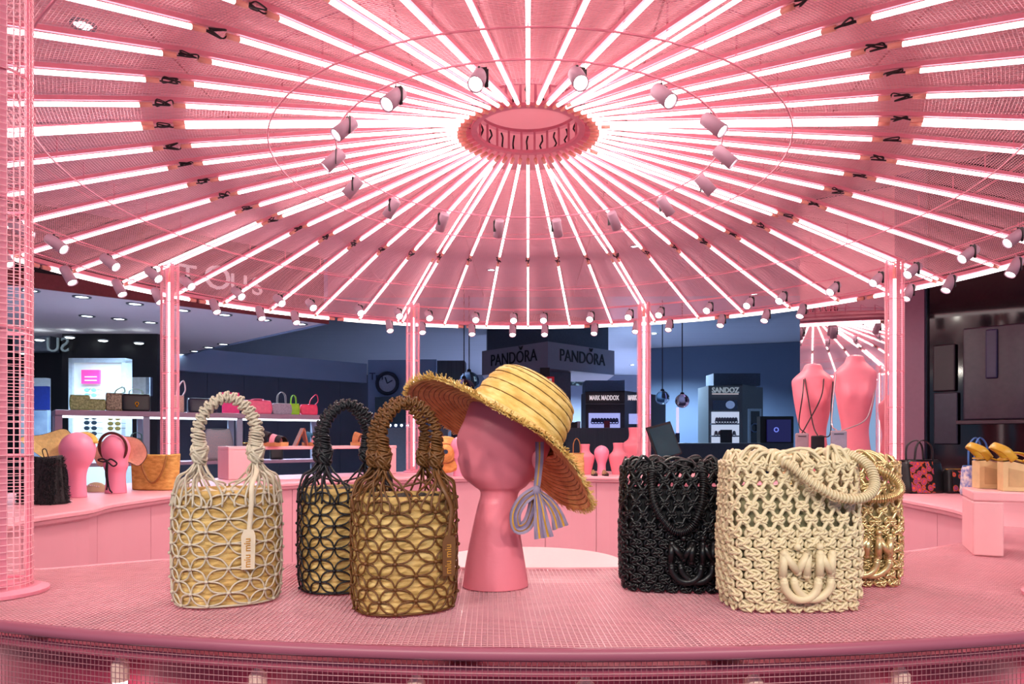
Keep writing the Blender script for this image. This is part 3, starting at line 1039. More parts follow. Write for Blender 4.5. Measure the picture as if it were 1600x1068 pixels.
# striped scarf
LAV = mat('scarf_lavender', '#94849e', .7, var=.1, scale=60); YEL = mat('scarf_yellow', '#d09a34', .7); BLU = mat('scarf_violet', '#7c6e8e', .7)
def ribbon(mb, pts, wid, nrm, cols=11, fold=.0):
    cv = bez(pts, 24)
    rows = []
    for i, p in enumerate(cv):
        td = (cv[min(i+1, len(cv)-1)]-cv[max(0, i-1)]).normalized()
        w_ = wid[0]+(wid[1]-wid[0])*i/(len(cv)-1) if not callable(wid) else wid(i/(len(cv)-1))
        nn = Vector(nrm)
        sd = td.cross(nn).normalized()
        up = sd.cross(td)
        rows.append([p+sd*((k/cols-.5)*w_)+up*(fold*math.sin(k*1.9+i*.25)) for k in range(cols+1)])
    pat = [0, 0, 1, 0, 2, 0, 1, 0, 0, 2, 0, 1]
    for i in range(len(rows)-1):
        for k in range(cols):
            a_, b_, c_, d_ = rows[i][k], rows[i][k+1], rows[i+1][k+1], rows[i+1][k]
            e = Vector(nrm).normalized()*.0012
            mb.add([a_, b_, c_, d_, a_+e, b_+e, c_+e, d_+e], [(0, 1, 2, 3), (7, 6, 5, 4)], pat[k % 12])
def hpx(px, py, dy=0):   # world point at the head's depth plus dy
    return P(px, py, HD+dy)
scf = thing('striped_scarf', 'lavender and yellow striped scarf tied in a bow under the straw hat', 'scarf', hpx(842, 770, -.06))
SC = [LAV, YEL, BLU]
m = MB(); ribbon(m, [hpx(843, 690, -.072), hpx(843, 715, -.075), hpx(841, 740, -.076), hpx(838, 768, -.078)], (.016, .012), (0, -1, 0), 5)
m.build('hanging_strap', SC, scf, world=True)
m = MB(); m.ball(hpx(838, 766, -.084), (.009, .008, .010), 10, 6); m.build('bow_knot', LAV, scf, smooth=True, world=True)
m = MB(); ribbon(m, [hpx(837, 767, -.086), hpx(818, 780, -.094), hpx(805, 802, -.092), hpx(808, 824, -.086), hpx(823, 820, -.078), hpx(833, 798, -.078), hpx(838, 770, -.08)], (.020, .024), (.3, -1, .1), 9, .002)
m.build('bow_loop', SC, scf, world=True)
m = MB(); ribbon(m, [hpx(839, 768, -.088), hpx(843, 790, -.094), hpx(846, 815, -.096), hpx(850, 840, -.094)], (.012, .036), (.0, -1, .1), 9, .002)
m.build('bow_tail', SC, scf, world=True)
m = MB(); ribbon(m, [hpx(841, 768, -.084), hpx(858, 784, -.088), hpx(870, 804, -.084), hpx(876, 824, -.080)], (.010, .032), (.2, -1, .1), 9, .002)
m.build('bow_tail', SC, scf, world=True)
# ---------------------------------------------------------------- goods on the pink counter
def on(px, py, back=0, z=ZT):
    D = F*(CZ-z)/(py-685)+back
    p = P(px, 685, D); p.z = z+.0008
    return p, D/F          # place and metres per pixel
RAFB = mat('raffia_black', '#2b292b', .75, var=.3, scale=90, bump=.6, bscale=200)
p, k = on(67, 788, .06)
t = thing('raffia_bag', 'shaggy black raffia bag at the left end of the pink counter', 'handbag', p, R_(-22))
m = MB(); loops = []
for j in range(15):
    f = j/14
    hx, hy = (.118-.012*f), (.058-.028*f)
    z = .002+f*.205
    loops.append([Vector((hx*math.copysign(abs(math.cos(a))**.5, math.cos(a))*(1+.03*math.sin(a*22)), hy*math.copysign(abs(math.sin(a))**.5, math.sin(a))*(1+.03*math.sin(a*22)), z+(.008*math.sin(a*2) if j == 14 else 0))) for a in [2*pi*i/88 for i in range(88)]])
m.loft(loops); m.build('body', RAFB, t, smooth=True)
m = MB(); rd = random.Random(4)
for i in range(2600):
    a = 2*pi*rd.random(); f = rd.random()
    q = round(a/(2*pi)*40)/40*2*pi
    hx, hy = (.120-.012*f), (.060-.028*f)
    b = Vector((hx*math.copysign(abs(math.cos(q))**.5, math.cos(q)), hy*math.copysign(abs(math.sin(q))**.5, math.sin(q)), .006+f*.2))
    n_ = Vector((b.x, b.y*2, 0)).normalized()
    e = b+n_*rd.uniform(.003, .011)+Vector((rd.uniform(-.006, .006), rd.uniform(-.006, .006), rd.uniform(-.010, .006)))
    m.beam(b-n_*.002, e, .0026, .0010)
tag(m.build('raffia_fringe', RAFB, t), kind='stuff')
MB().tube(bez([(.01, 0, .2), (.012, -.01, .235), (.035, -.01, .24), (.04, 0, .2)], 16), .0022, 5).build('cord_loop', BLACK, t)

def bulb(label, px, ybase, ytop, wtop, wneck, back=.05, name='hat_mannequin'):
    p, k = on(px, ybase, back)
    h = (ybase-ytop)*k*1.0; rt = wtop*k/2; rn = wneck*k/2
    prof = [(.0, rn*1.02), (.03, rn*1.03), (.2, rn*.93), (.34, rn*.95), (.45, rn*1.15), (.56, rt*.86), (.68, rt*.99), (.78, rt), (.88, rt*.84), (.95, rt*.56), (.985, rt*.28), (1, rt*.03)]
    sl = [(f*h, -r, r, r) for f, r in prof]
    return head(label, sl, p, 0, SKINB, nose=False, name=name), p, k, h, rt
hA, pA, kA, h1, r1 = bulb('pink mannequin head wearing the pale straw visor, beside the black raffia bag', 121, 778, 676, 50, 26)
VIS = mat('visor_straw', '#e3c77e', .6, var=.15, scale=60, bump=.4, bscale=150)
t = thing('straw_visor', 'pale yellow straw visor with pointed brim on the mannequin head beside the black bag', 'visor', pA+Vector((0, 0, h1*.75)))
cz_ = h1*.0
m = MB(); m.tube([Vector((r1*1.06*math.cos(a)*math.cos(.5), r1*1.06*math.sin(a), r1*1.08*math.cos(a)*math.sin(.5)*1.2)) if False else Vector((r1*1.08*math.cos(a), r1*1.08*math.sin(a)*.55, r1*1.05*math.sin(a)*.9)) for a in [R_(20)+R_(210)*i/24 for i in range(25)]], .010, 8, flat=(.5, 1.3))
m.build('head_band', mat('visor_band', '#ddc057', .45), t, smooth=True)
def brim_sheet(pts, th, nrm):
    mb = MB(); n_ = Vector(nrm)*th; pts = [Vector(q) for q in pts]; c = sum(pts, Vector())/len(pts)
    lo = bez(pts, 40, True)
    mb.loft([[c.lerp(q, .02) for q in lo], [c.lerp(q, .5)+Vector((0, .006, 0)) for q in lo], lo, [q+n_ for q in lo], [c.lerp(q, .5)+Vector((0, .006, 0))+n_ for q in lo], [c.lerp(q, .02)+n_ for q in lo]])
    return mb, lo
def rel(px, py, dd, p0, k): return Vector(((px)*k, dd, -(py)*k))
zc = 702
q = [rel(38-121, 686-zc, -.03, 0, kA), rel(66-121, 681-zc, .0, 0, kA), rel(93-121, 672-zc, .03, 0, kA), rel(106-121, 684-zc, .03, 0, kA), rel(112-121, 706-zc, .0, 0, kA), rel(104-121, 726-zc, -.05, 0, kA), rel(80-121, 716-zc, -.06, 0, kA), rel(55-121, 700-zc, -.05, 0, kA)]
mb, lo = brim_sheet(q, .003, (0, -1, 0)); br = mb.build('brim', VIS, t, smooth=False)
MB().tube(lo, .0022, 5, closed=True).build('edging', BLACK, br)
hB, pB, kB, h2, r2 = bulb('pink mannequin head wearing the brown-banded hat with black bow', 181, 771, 678, 40, 30)
t = thing('bow_hat', 'rose straw open-crown hat with brown band and long black bow on a mannequin head', 'hat', pB+Vector((0, 0, h2*.78)))
zc = 698
ROSEST = mat('straw_rose', '#dca58c', .6, var=.12, scale=60, bump=.4, bscale=150)
q = [rel(138-181, 715-zc, .05, 0, kB), rel(142-181, 695-zc, .07, 0, kB), rel(165-181, 684-zc, .08, 0, kB), rel(196-181, 684-zc, .08, 0, kB), rel(215-181, 694-zc, .06, 0, kB), rel(222-181, 712-zc, .05, 0, kB), rel(212-181, 728-zc, .03, 0, kB), rel(195-181, 722-zc, .02, 0, kB), rel(170-181, 722-zc, .02, 0, kB), rel(152-181, 730-zc, .03, 0, kB)]
mb, lo = brim_sheet(q, .003, (0, -1, 0)); br = mb.build('brim', ROSEST, t)
MB().tube(lo, .0024, 5, closed=True).build('edging', BLACK, br)
m = MB(); m.tube([Vector((r2*1.08*math.cos(a), -r2*.4-.01*math.sin(a), r2*1.12*math.sin(a)-.005)) for a in [R_(-45)+R_(270)*i/24 for i in range(25)]], .0085, 8, flat=(.9, .6))
m.build('head_band', mat('band_brown', '#5a2a20', .5), t, smooth=True)
bow = [[(0, 0, 0), (-.02, -.004, .012), (-.045, -.004, .006), (-.02, -.004, -.004), (0, 0, 0)], [(0, 0, 0), (.025, -.004, .010), (.055, -.004, -.012), (.035, -.004, -.026), (0, 0, 0)], [(0, 0, 0), (-.003, -.006, -.06), (.004, -.004, -.12), (.0, -.003, -.15)], [(.004, 0, 0), (.006, -.006, -.07), (.014, -.004, -.14), (.03, -.003, -.165)]]
m = MB()
for b in bow: m.tube(bez([Vector(x)*1.0+Vector((0, -r2-.012, -.075)) for x in b], 18), .0042, 6, flat=(1, .4))
m.ball((0, -r2-.014, -.075), (.010, .006, .009), 8, 6)
m.build('black_bow', BLACK, t, smooth=True)
# straw basket bag
BASK = straw_mat('basket_honey', '#e2b968', '#b88a40', '#d2a252')
p, k = on(243, 766, .07)
t = thing('straw_basket_bag', 'honey-coloured straw basket bag with leather strap beside the bow hat', 'handbag', p, R_(-12))
m = MB(); loops = []
for j in range(25):
    f = j/24
    hx, hy = .128+.022*f, .062-.020*f
    loops.append([Vector((hx*math.copysign(abs(math.cos(a))**.55, math.cos(a))+.0016*math.sin(60*a), hy*math.copysign(abs(math.sin(a))**.55, math.sin(a))+.0016*math.sin(60*a), .002+f*.195+(.006*math.cos(a)**2)*f+.001*math.sin(j*1.6))) for a in [2*pi*i/120 for i in range(120)]])
for ins in (.006, .012):
    loops.append([Vector((v.x*(1-ins*6), v.y*(1-ins*18), v.z-ins*2)) for v in loops[24]])
m.loft(loops); m.build('basket_body', BASK, t, smooth=True)
MB().tube(bez([(-.05, -.045, .195), (-.035, -.068, .15), (-.01, -.072, .09), (.03, -.072, .045), (.07, -.07, .06), (.10, -.06, .12), (.11, -.045, .195)], 30), .0075, 6, flat=(.8, .8)).build('strap', mat('strap_tan', '#9a6a34', .5), t, smooth=True)
p, k = on(150, 768, .03)
t = thing('pearl_hat', 'small folded cream cap with pearls between the two mannequin heads', 'cap', p)
MB().lathe([(.075, 0), (.07, .012), (.05, .03), (.03, .045), (.008, .05), (0, .05)], 20, sy=.6).build('cap_crown', mat('cap_cream_cloth', '#d8c09a', .7), t, smooth=True)
m = MB()
for i in range(6): m.ball((-.03+.012*i, -.028+.002*(i % 2), .030+.004*math.sin(i)), .005, 8, 5)
m.build('pearls', WHITE, t, smooth=True)

# ---------------------------------------------------------------- simple handbag builder
def handbag(label, p, yaw, w_, h_, d_, body, trim, handle='arch', clasp=None, name='handbag', flare=.0, hh=.6, soft=0):
    t = thing(name, label, 'handbag', p, yaw)
    m = MB(); loops = []
    for j in range(9):
        f = j/8
        hx = w_/2*(1+flare*(f-.5)*-1)*(1+soft*math.sin(pi*f)); hy = d_/2*(1-.45*f)
        e = .35 if j not in (0,) else .4
        ins = .94 if j in (0, 8) else 1
        loops.append([Vector((hx*ins*math.copysign(abs(math.cos(a))**e, math.cos(a)), hy*ins*math.copysign(abs(math.sin(a))**e, math.sin(a)), .001+h_*f)) for a in [2*pi*i/32 for i in range(32)]])
    m.loft(loops); m.build('body', body, t, smooth=True)
    MB().tube([Vector((w_/2*(1-flare*.5)*math.cos(a), d_/2*.55*math.sin(a), h_)) for a in [2*pi*i/28 for i in range(28)]], max(.003, h_*.02), 6, closed=True).build('mouth_trim', trim, t, smooth=True)
    if handle == 'arch':
        for s in (-1, 1):
            MB().tube(bez([(-w_*.24, s*d_*.2, h_*.96), (-w_*.2, s*d_*.22, h_*(1+hh*.7)), (0, s*d_*.15, h_*(1+hh)), (w_*.2, s*d_*.22, h_*(1+hh*.7)), (w_*.24, s*d_*.2, h_*.96)], 22), h_*.035, 6, flat=(.5, 1.2)).build('handle', trim, t, smooth=True)
    elif handle == 'side':
        MB().tube(bez([(0, -d_*.2, h_), (w_*.1, -d_*.2, h_*(1+hh*.5)), (w_*.45, -d_*.2, h_*(1+hh)), (w_*.6, 0, h_*(1+hh*.4)), (w_*.4, 0, h_*.98)], 22), h_*.04, 6).build('handle', trim, t, smooth=True)
    if clasp:
        MB().ring((0, -d_*.45, h_*.45), h_*.09, h_*.03, 16, 6, Matrix.Rotation(pi/2, 3, 'X')).box((0, -d_*.47, h_*.32), (h_*.12, h_*.05, h_*.14)).build('clasp', clasp, t, smooth=True)
    return t
# floral bags on the right
FLOR = mat('floral_print', '#151317', .5)
nt = FLOR.node_tree
vo = nt.nodes.new('ShaderNodeTexVoronoi'); vo.inputs['Scale'].default_value = 30
rp = nt.nodes.new('ShaderNodeValToRGB')
els = rp.color_ramp.elements
els[0].position = 0; els[0].color = lin('#f2a04a'); els[1].position = 1; els[1].color = lin('#121014')
for pos, c in ((.16, '#ef5a24'), (.30, '#d94a70'), (.40, '#5a4a90'), (.50, '#ef6a2c'), (.60, '#151216')):
    e = els.new(pos); e.color = lin(c)
tcn = [n for n in nt.nodes if n.type == 'TEX_COORD'][0]
nt.links.new(tcn.outputs['Object'], vo.inputs['Vector']); nt.links.new(vo.outputs['Distance'], rp.inputs[0])
nt.links.new(rp.outputs[0], nt.nodes['Principled BSDF'].inputs['Base Color'])
LB = mat('black_leather_smooth', '#1a191c', .4, bump=.1, bscale=300)
p, k = on(1436, 771, .09)
t = handbag('black leather tote with orange floral front on the right counter', p, R_(14), .235, .172, .15, LB, LB, 'arch', hh=.62, flare=.12)
m = MB(); m.extr([(-.112, -.078, .004), (.03, -.078, .004), (.04, -.046, .166), (-.102, -.046, .166)], (0, -.003, -.001)); m.build('floral_front', FLOR, t)
p, k = on(1495, 771, .06)
t = handbag('small orange floral pouch bag with gold frame right of the floral tote', p, R_(12), .15, .125, .09, LB, mat('gold_frame', '#b98f4a', .3, metal=.9), None, flare=.2)
m = MB(); m.extr([(-.062, -.0445, .012), (.066, -.0445, .012), (.055, -.027, .118), (-.052, -.027, .118)], (0, -.003, -.001)); m.build('floral_front', FLOR, t)
p, k = on(1528, 776, .08)
handbag('blue and white patterned bag with blue strap behind the gold sandals', p, R_(10), .16, .15, .09, mat('blue_print', '#5a70b8', .6, color2='#e8dccc', scale=60), mat('blue_strap', '#3f6fae', .5), 'arch', hh=.95)

# ---------------------------------------------------------------- pink risers
RIS = mat('riser_acrylic', '#f2b3b8', .3, var=.02)
p = T(1534, 868)
t = thing('riser_bench', 'pink bench-shaped riser on the mesh counter carrying the gold sandals', 'riser', (p.x, p.y, ZT+.001), R_(-24))
zt = .158
MB().rbox((.15, .08, zt-.012), (.34, .18, .024), .004).build('top_board', RIS, t)
MB().rbox((.012, .08, (zt-.024)/2), (.064, .18, zt-.025), .004).build('leg', RIS, t)
MB().rbox((.288, .08, (zt-.024)/2), (.064, .18, zt-.025), .004).build('leg', RIS, t)
RB = t
GOLDL = mat('mustard_leather', '#c79a2c', .38, var=.1); CORK = mat('wedge_sand', '#d8b986', .5, var=.08); CORKD = mat('wedge_dark', '#c4a070', .55)
def wedge_sandal(label, p, yaw, s=1.0, strap=GOLDL, sole=CORK, ins=CORKD, L=.23):
    t = thing('wedge_sandal', label, 'sandal', p, yaw)
    # side outline: heel at left, toe at right; block heel with an arch cut
    out = [(0, 0), (0, .088), (.02, .092), (.07, .078), (.13, .045), (.19, .030), (L, .030), (L+.005, .015), (L-.01, 0), (.15, 0), (.13, .022), (.10, .030), (.085, 0)]
    MB().extr([(x, -.034, z) for x, z in out], (0, .068, 0)).build('wedge_sole', sole, t)
    fr = [(.014, .014), (.014, .070), (.066, .058), (.066, .014)]
    MB().extr([(x, -.0355, z) for x, z in fr], (0, .0012, 0)).build('heel_inset', ins, t)
    ft = [(0, .093), (.03, .096), (.07, .083), (.13, .050), (.19, .035), (L, .034)]
    m = MB(); m.loft([[Vector((x, y, z+dz)) for y, dz in ((-.033, 0), (.033, 0), (.033, .005), (-.033, .005))] for x, z in ft]); m.build('footbed', strap, t)
    for x0, zz, hh in ((.15, .045, .045), (.185, .034, .04)):
        m = MB(); m.loft([[Vector((x0+dx+.02*math.sin(a), -.036*math.cos(a), zz+hh*math.sin(a)+dr)) for dx, dr in ((0, 0), (.026, 0), (.026, .003), (0, .003))] for a in [pi*i/12 for i in range(13)]]); m.build('toe_strap', strap, t)
    m = MB(); cv = bez([(.03, -.034, .095), (.005, -.036, .125), (-.022, 0, .140), (.005, .036, .125), (.03, .034, .095)], 20); m.tube(cv, .013, 8, flat=(1, .25)); m.build('ankle_strap', strap, t, smooth=True)
    m = MB(); m.tube(bez([(.05, -.034, .09), (.09, -.03, .115), (.15, .0, .10), (.17, .034, .055)], 14), .012, 8, flat=(.3, 1)); m.build('cross_strap', strap, t, smooth=True)
    for o in t.children: pass
    t.scale = (s,)*3
    return t
def atop(t, lx, ly, lz):
    c, s = math.cos(t.rotation_euler.z), math.sin(t.rotation_euler.z)
    return Vector((t.location.x+lx*c-ly*s, t.location.y+lx*s+ly*c, t.location.z+lz+.0008))
wedge_sandal('mustard strapped wedge sandal nearer the front on the pink riser', atop(RB, .045, .045, zt), R_(-20), .80)
wedge_sandal('mustard strapped wedge sandal at the back left of the pink riser', atop(RB, .005, .125, zt), R_(-14), .80)

pl, pr = P(357, 685, 4.95), P(620, 685, 5.85)
ang = math.atan2(pr.y-pl.y, pr.x-pl.x); ln = math.hypot(pr.x-pl.x, pr.y-pl.y)
t = thing('riser_bench', 'long pink riser on the back counter carrying platform sandals behind the net bags', 'riser', (pl.x, pl.y, ZT+.001), ang)
zr_ = 1.182-ZT
MB().rbox((ln/2, .11, zr_-.012), (ln, .22, .024), .004).build('top_board', RIS, t)
MB().rbox((.09, .11, (zr_-.024)/2), (.18, .22, zr_-.025), .004).build('leg', RIS, t)
MB().rbox((ln-.05, .11, (zr_-.024)/2), (.09, .22, zr_-.025), .004).build('leg', RIS, t)
RL = t
def platform_sandal(label, p, yaw, straps, sole, s=1.0):
    t = thing('platform_sandal', label, 'sandal', p, yaw)
    m = MB(); lp = [(.0, .03), (.03, .036), (.10, .032), (.17, .042), (.22, .036), (.245, .0)]
    full = [Vector((x, y, 0)) for x, y in [(0, 0)]+lp]+[Vector((x, -y, 0)) for x, y in reversed(lp[:-1])]
    m.loft([full, [v+Vector((0, 0, .028)) for v in full]]); m.build('sole', sole, t)
    for i, (x0, x1, hh) in enumerate(((.03, .09, .085), (.115, .16, .06), (.165, .21, .052))):
        m = MB(); m.loft([[Vector((x0+(x1-x0)*.0, -.041*math.cos(a), .026+hh*math.sin(a))), Vector((x1, -.041*math.cos(a), .026+hh*.8*math.sin(a))), Vector((x1, -.037*math.cos(a), .024+hh*.74*math.sin(a))), Vector((x0, -.037*math.cos(a), .024+hh*.93*math.sin(a)))] for a in [pi*j/12 for j in range(13)]])
        m.build('strap', straps[i % len(straps)], t, smooth=False)
    t.scale = (s,)*3
    return t
PKS = mat('sandal_pink', '#eaa0b0', .45); BKS = mat('sandal_black', '#201a1e', .5); BLS = mat('sandal_teal', '#2c6f92', .35); TAN = mat('sole_tan', '#d29a62', .6); ORS = mat('sandal_tan', '#c07a4c', .5)
platform_sandal('black and pink platform sandal left of the folded brown card on the riser', atop(RL, .27, .10, zr_), R_(-25), [BKS, PKS], TAN, 1.05)
platform_sandal('teal and pink strapped sandal right of the folded brown card on the riser', atop(RL, .62, .12, zr_), R_(-30), [BLS, PKS], TAN)
platform_sandal('tan strapped sandal seen through the black bag handle on the riser', atop(RL, 1.02, .10, zr_), R_(-30), [ORS, PKS], TAN)
m = MB(); m.extr([(-.045, -.03, 0), (.02, -.03, .135), (.028, -.03, .135), (-.03, -.03, 0)], (0, .06, 0)); m.extr([(.02, -.03, .135), (.03, -.03, .135), (.06, -.03, 0), (.05, -.03, 0)], (0, .06, 0))
o = obj1('folded_card', m, mat('card_brown', '#a35a42', .6), 'folded brown display card standing between the sandals on the riser', 'card')
o.location = atop(RL, .55, .06, zr_); o.rotation_euler = (0, 0, ang)

# ---------------------------------------------------------------- mannequins on the far counter
def bust(label, px, ybase, ytop, wsh, wneck, grp=None, back=.05, top=.72):
    p, k = on(px, ybase, back)
    h = (ybase-ytop)*k
    a, b = wsh*k/2, wneck*k/2
    prof = [(0, a*.62), (.05, a*.66), (.3, a*.84), (.52, a), (.62, a*.95), (top, b*1.25), (.82, b*1.02), (.93, b*1.05), (.99, b*1.1), (1, b*.9)]
    sl = [(f*h, -r, r, r*.62) for f, r in prof]
    return head(label, sl, p, 0, SKINP, nose=False, name='display_bust', grp=grp)
bulb('small round pink display form between two sandals on the back counter', 940, 741, 696, 23, 14, name='display_form')
bust('squat pink neck bust right of the round pink form on the back counter', 966, 741, 692, 30, 15)
bust('tall pink neck bust against the right-hand centre post on the back counter', 993, 738, 670, 44, 20, back=.3)
bust('pink bust just behind the straw hat brim on the back counter', 914, 741, 694, 30, 14)
m_, pq, kq, hq, rq = bulb('pale pink mannequin head under the orange straw hat, seen past the face', 717, 744, 682, 26, 18)
t = thing('orange_sun_hat', 'orange straw sun hat hanging beside a mannequin head, left of the large face', 'hat', pq+Vector((-.10, -.02, .17)), rot=(R_(70), R_(20), 0))
MB().lathe([(.02, .06), (.06, .05), (.075, .01), (.13, 0), (.15, -.012), (.148, -.016), (.07, .004), (.055, .044), (.018, .054)], 32).build('hat_shell', straw_mat('straw_orange', '#e8a05a', '#c4743a', '#d98c48'), t, smooth=True)
MB().ring((0, 0, .012), .078, .006, 28, 6).build('hat_ribbon', mat('ribbon_rust', '#a85a30', .5), t, smooth=True)
for i, px in enumerate((926, 943)):
    p, k = on(px, 742.5, .0)
    platform_sandal(('leftmost','rightmost')[i]+' of two small black and gold sandals before the round pink form', p, R_(-80), [mat('sandal_blackgold', '#3a2a20', .4, color2='#c8a86a', scale=200)], BKS, .42)
p, k = on(935, 748, .0)
m = MB(); 
o = None
# straw pouch hanging behind the hat
p, k = on(901, 741, .02)
handbag('small straw pouch on a thin strap beside the hat brim on the back counter', p, 0, .12, .17, .06, straw_mat('pouch_straw', '#e0b878', '#b88a48', '#cda060'), mat('strap_tan2', '#a8703c', .5), 'arch', hh=.7)

# till tablet
p, k = on(1046, 741, .0)
t = thing('till_tablet', 'dark till tablet tilted on a stand at the back counter above the black tote', 'tablet', p, R_(18))
MB().rbox((0, .06, .012), (.34, .26, .024), .006).build('stand_base', BLACK, t)
MB().beam((0, .10, .02), (0, .06, .22), .05, .03).build('stand_neck', BLACK, t)
rot = Euler((R_(-14), 0, 0)).to_matrix()
MB().box((-.04, .02, .27), (.22, .02, .28), rot=Euler((R_(-16), R_(-14), 0)).to_matrix()).build('casing', BLACK, t)
MB().box((-.04, .006, .268), (.195, .006, .25), rot=Euler((R_(-16), R_(-14), 0)).to_matrix()).build('screen', mat('tablet_screen', '#0c2530', .15, emit='#1c4a58', es=.25), t)
p, k = on(1100, 745, -.1)
o = obj1('pink_tray', MB().rbox((0, .12, .055), (.46, .24, .11), .006), RIS, 'low pink block under the till tablet behind the black tote', 'block'); o.location = p

# ---------------------------------------------------------------- torsos with phone pouches
def torso(label, px, ybase, ytop, wsh, back, yaw):
    p, k = on(px, ybase, back)
    h = (ybase-ytop)*k; a = wsh*k/2
    t = thing('mannequin_torso', label, 'mannequin', p, yaw)
    prof = [(0, .78, .55), (.06, .82, .60), (.2, .80, .58), (.36, .66, .46), (.46, .64, .45), (.60, .80, .56), (.70, .90, .60), (.80, .98, .52), (.86, 1.0, .46), (.895, .86, .43), (.925, .66, .38), (.95, .50, .35), (.975, .43, .33), (.992, .38, .31), (1.002, .24, .2), (1.008, .01, .01)]
    sl = bez([(f*h, rx*a, ry*a) for f, rx, ry in prof], 6*(len(prof)-1))
    m = MB(); loops = []
    for s in sl:
        f = s.x/h; lp = []
        for i in range(40):
            an = 2*pi*i/40
            x, y = s.y*math.cos(an), s.z*math.sin(an)
            if math.sin(an) < 0:
                for sx in (-1, 1):
                    y -= .14*a*math.exp(-((f-.70)/.07)**2)*math.exp(-((math.cos(an)-sx*.42)/.28)**2)
            lp.append(Vector((x, y, s.x)))
        loops.append(lp)
    m.loft(loops); m.build('body_form', SKINP, t, smooth=True)
    return t, h, a
SL = mat('phone_strap', '#241d20', .5); PHS = mat('phone_pouch_mauve', '#a48a92', .35); PHB = mat('phone_pouch_black', '#1d1a1e', .35); PHG = mat('phone_pouch_silver', '#b8aab2', .25, metal=.5)
t1, h1_, a1_ = torso('pink female torso wearing black cross straps, left of the pair by the mirror', 1270, 760, 571, 62, .12, R_(-10))
t2, h2_, a2_ = torso('pink female torso with silver chain pouch, right of the pair by the mirror', 1336, 764, 558, 62, .12, R_(-14))
def pouch(label, tt, lx, lz, m_, strap_pts, h=.13, w_=.075, sm=SL, y=-.19):
    base = tt.matrix_basis @ Vector((lx, y, lz)) if False else None
    c, s = math.cos(tt.rotation_euler.z), math.sin(tt.rotation_euler.z)
    def wp(x, yy, z): return Vector((tt.location.x+x*c-yy*s, tt.location.y+x*s+yy*c, tt.location.z+z))
    t = thing('phone_pouch', label, 'pouch', wp(lx, y, lz), tt.rotation_euler.z)
    MB().rbox((0, 0, h/2), (w_, .016, h), .007).build('pouch_body', m_, t)
    MB().beam((-w_*.3, -.009, h*.86), (w_*.3, -.009, h*.86), .004, .004).build('pouch_slot', BLACK, t)
    for sp_ in strap_pts:
        MB().tube(bez([Vector((x-lx, yy-y, z-lz)) for x, yy, z in sp_], 20), .0038, 5).build('strap', sm, t)
H_ = h1_; A_ = a1_
pouch('mauve phone pouch hanging on a thin black strap from the left torso', t1, -.10, H_*.255, PHS, [[(-.10, -.19, H_*.255+.13), (-.06, -.13, H_*.5), (.02, -.13, H_*.72), (A_*.5, -.02, H_*.915)], [(-.08, -.19, H_*.255+.13), (-.10, -.10, H_*.5), (-.08, -.11, H_*.75), (-.05, .0, H_*.935)]])
pouch('black phone pouch beside the mauve one on the left torso', t1, -.012, H_*.235, PHB, [[(-.012, -.19, H_*.235+.13), (-.03, -.15, H_*.5), (-A_*.45, -.09, H_*.80), (-A_*.42, -.02, H_*.91)], [(.0, -.19, H_*.235+.13), (.07, -.13, H_*.42), (A_*.70, -.09, H_*.66), (A_*.9, -.03, H_*.85)]])
pouch('silver phone pouch on a chain hanging from the right torso', t2, -.12, h2_*.25, PHG, [[(-.13, -.19, h2_*.25+.14), (-.14, -.09, h2_*.5), (-.11, -.04, h2_*.86)], [(-.10, -.19, h2_*.25+.14), (.02, -.14, h2_*.5), (A_*.6, -.07, h2_*.62), (A_*.9, .0, h2_*.8)]], .14, .085, mat('chain_silver', '#c9b4b8', .3, metal=.7))
# ---------------------------------------------------------------- shelf unit beyond the posts on the left
sl0, sr0 = P(86, 685, 5.65), P(512, 685, 7.0)
sang = math.atan2(sr0.y-sl0.y, sr0.x-sl0.x); sln = math.hypot(sr0.x-sl0.x, sr0.y-sl0.y)
su = thing('shelf_unit', 'long mauve shelf unit with lit glass shelves full of bags behind the left counter', 'shelf unit', (sl0.x, sl0.y, 0), sang)
SHM = mat('shelf_mauve', '#9a7f92', .4, var=.04); LED = mat('led_strip', '#ffffff', .3, emit=(.85, .93, 1, 1), es=3.5)
ztop = CZ+.232
MB().rbox((sln/2, .17, ztop-.0225), (sln, .36, .045), .004).build('top_shelf', SHM, su)
MB().box((sln/2, .015, ztop-.054), (sln-.1, .014, .016)).build('light_strip', LED, su)
zlow = CZ-.20
MB().rbox((sln/2, .17, zlow-.015), (sln, .36, .03), .004).build('lower_shelf', SHM, su)
MB().rbox((sln/2, .17, .35), (sln, .34, .06), .004).build('bottom_shelf', SHM, su)
SHG = mat('shelf_grey', '#8d93a6', .4, var=.04)
for x in (.025, .29*sln, .63*sln, sln-.025):
    MB().box((x, .03, (ztop-.045)/2), (.05, .05, ztop-.046)).build('upright', SHM if x < .1 else SHG, su)
    MB().box((x, .31, (ztop-.045)/2), (.05, .05, ztop-.046)).build('upright', SHG, su)
def shelf_x(px):   # distance along the unit's front for a pixel column
    lo, hi = 0, sln
    for _ in range(40):
        md = (lo+hi)/2
        q = Vector((sl0.x+md*math.cos(sang), sl0.y+md*math.sin(sang)))
        c, s = math.cos(YAW), math.sin(YAW)
        dx, dy = q.x-CX, q.y-CY
        D = -dx*s+dy*c; l = dx*c+dy*s
        if 800+l/D*F < px: lo = md
        else: hi = md
    return lo, D/F
def shelf_bag(label, px, wpx, hpx_, body, trim, z=ztop, **kw):
    x, k = shelf_x(px)
    dd = kw.pop('dd', .15)
    return handbag(label, atop(su, x, dd, z), sang, wpx*k*1.03, hpx_*k*1.03, min(.14, wpx*k*.5), body, trim, **kw)
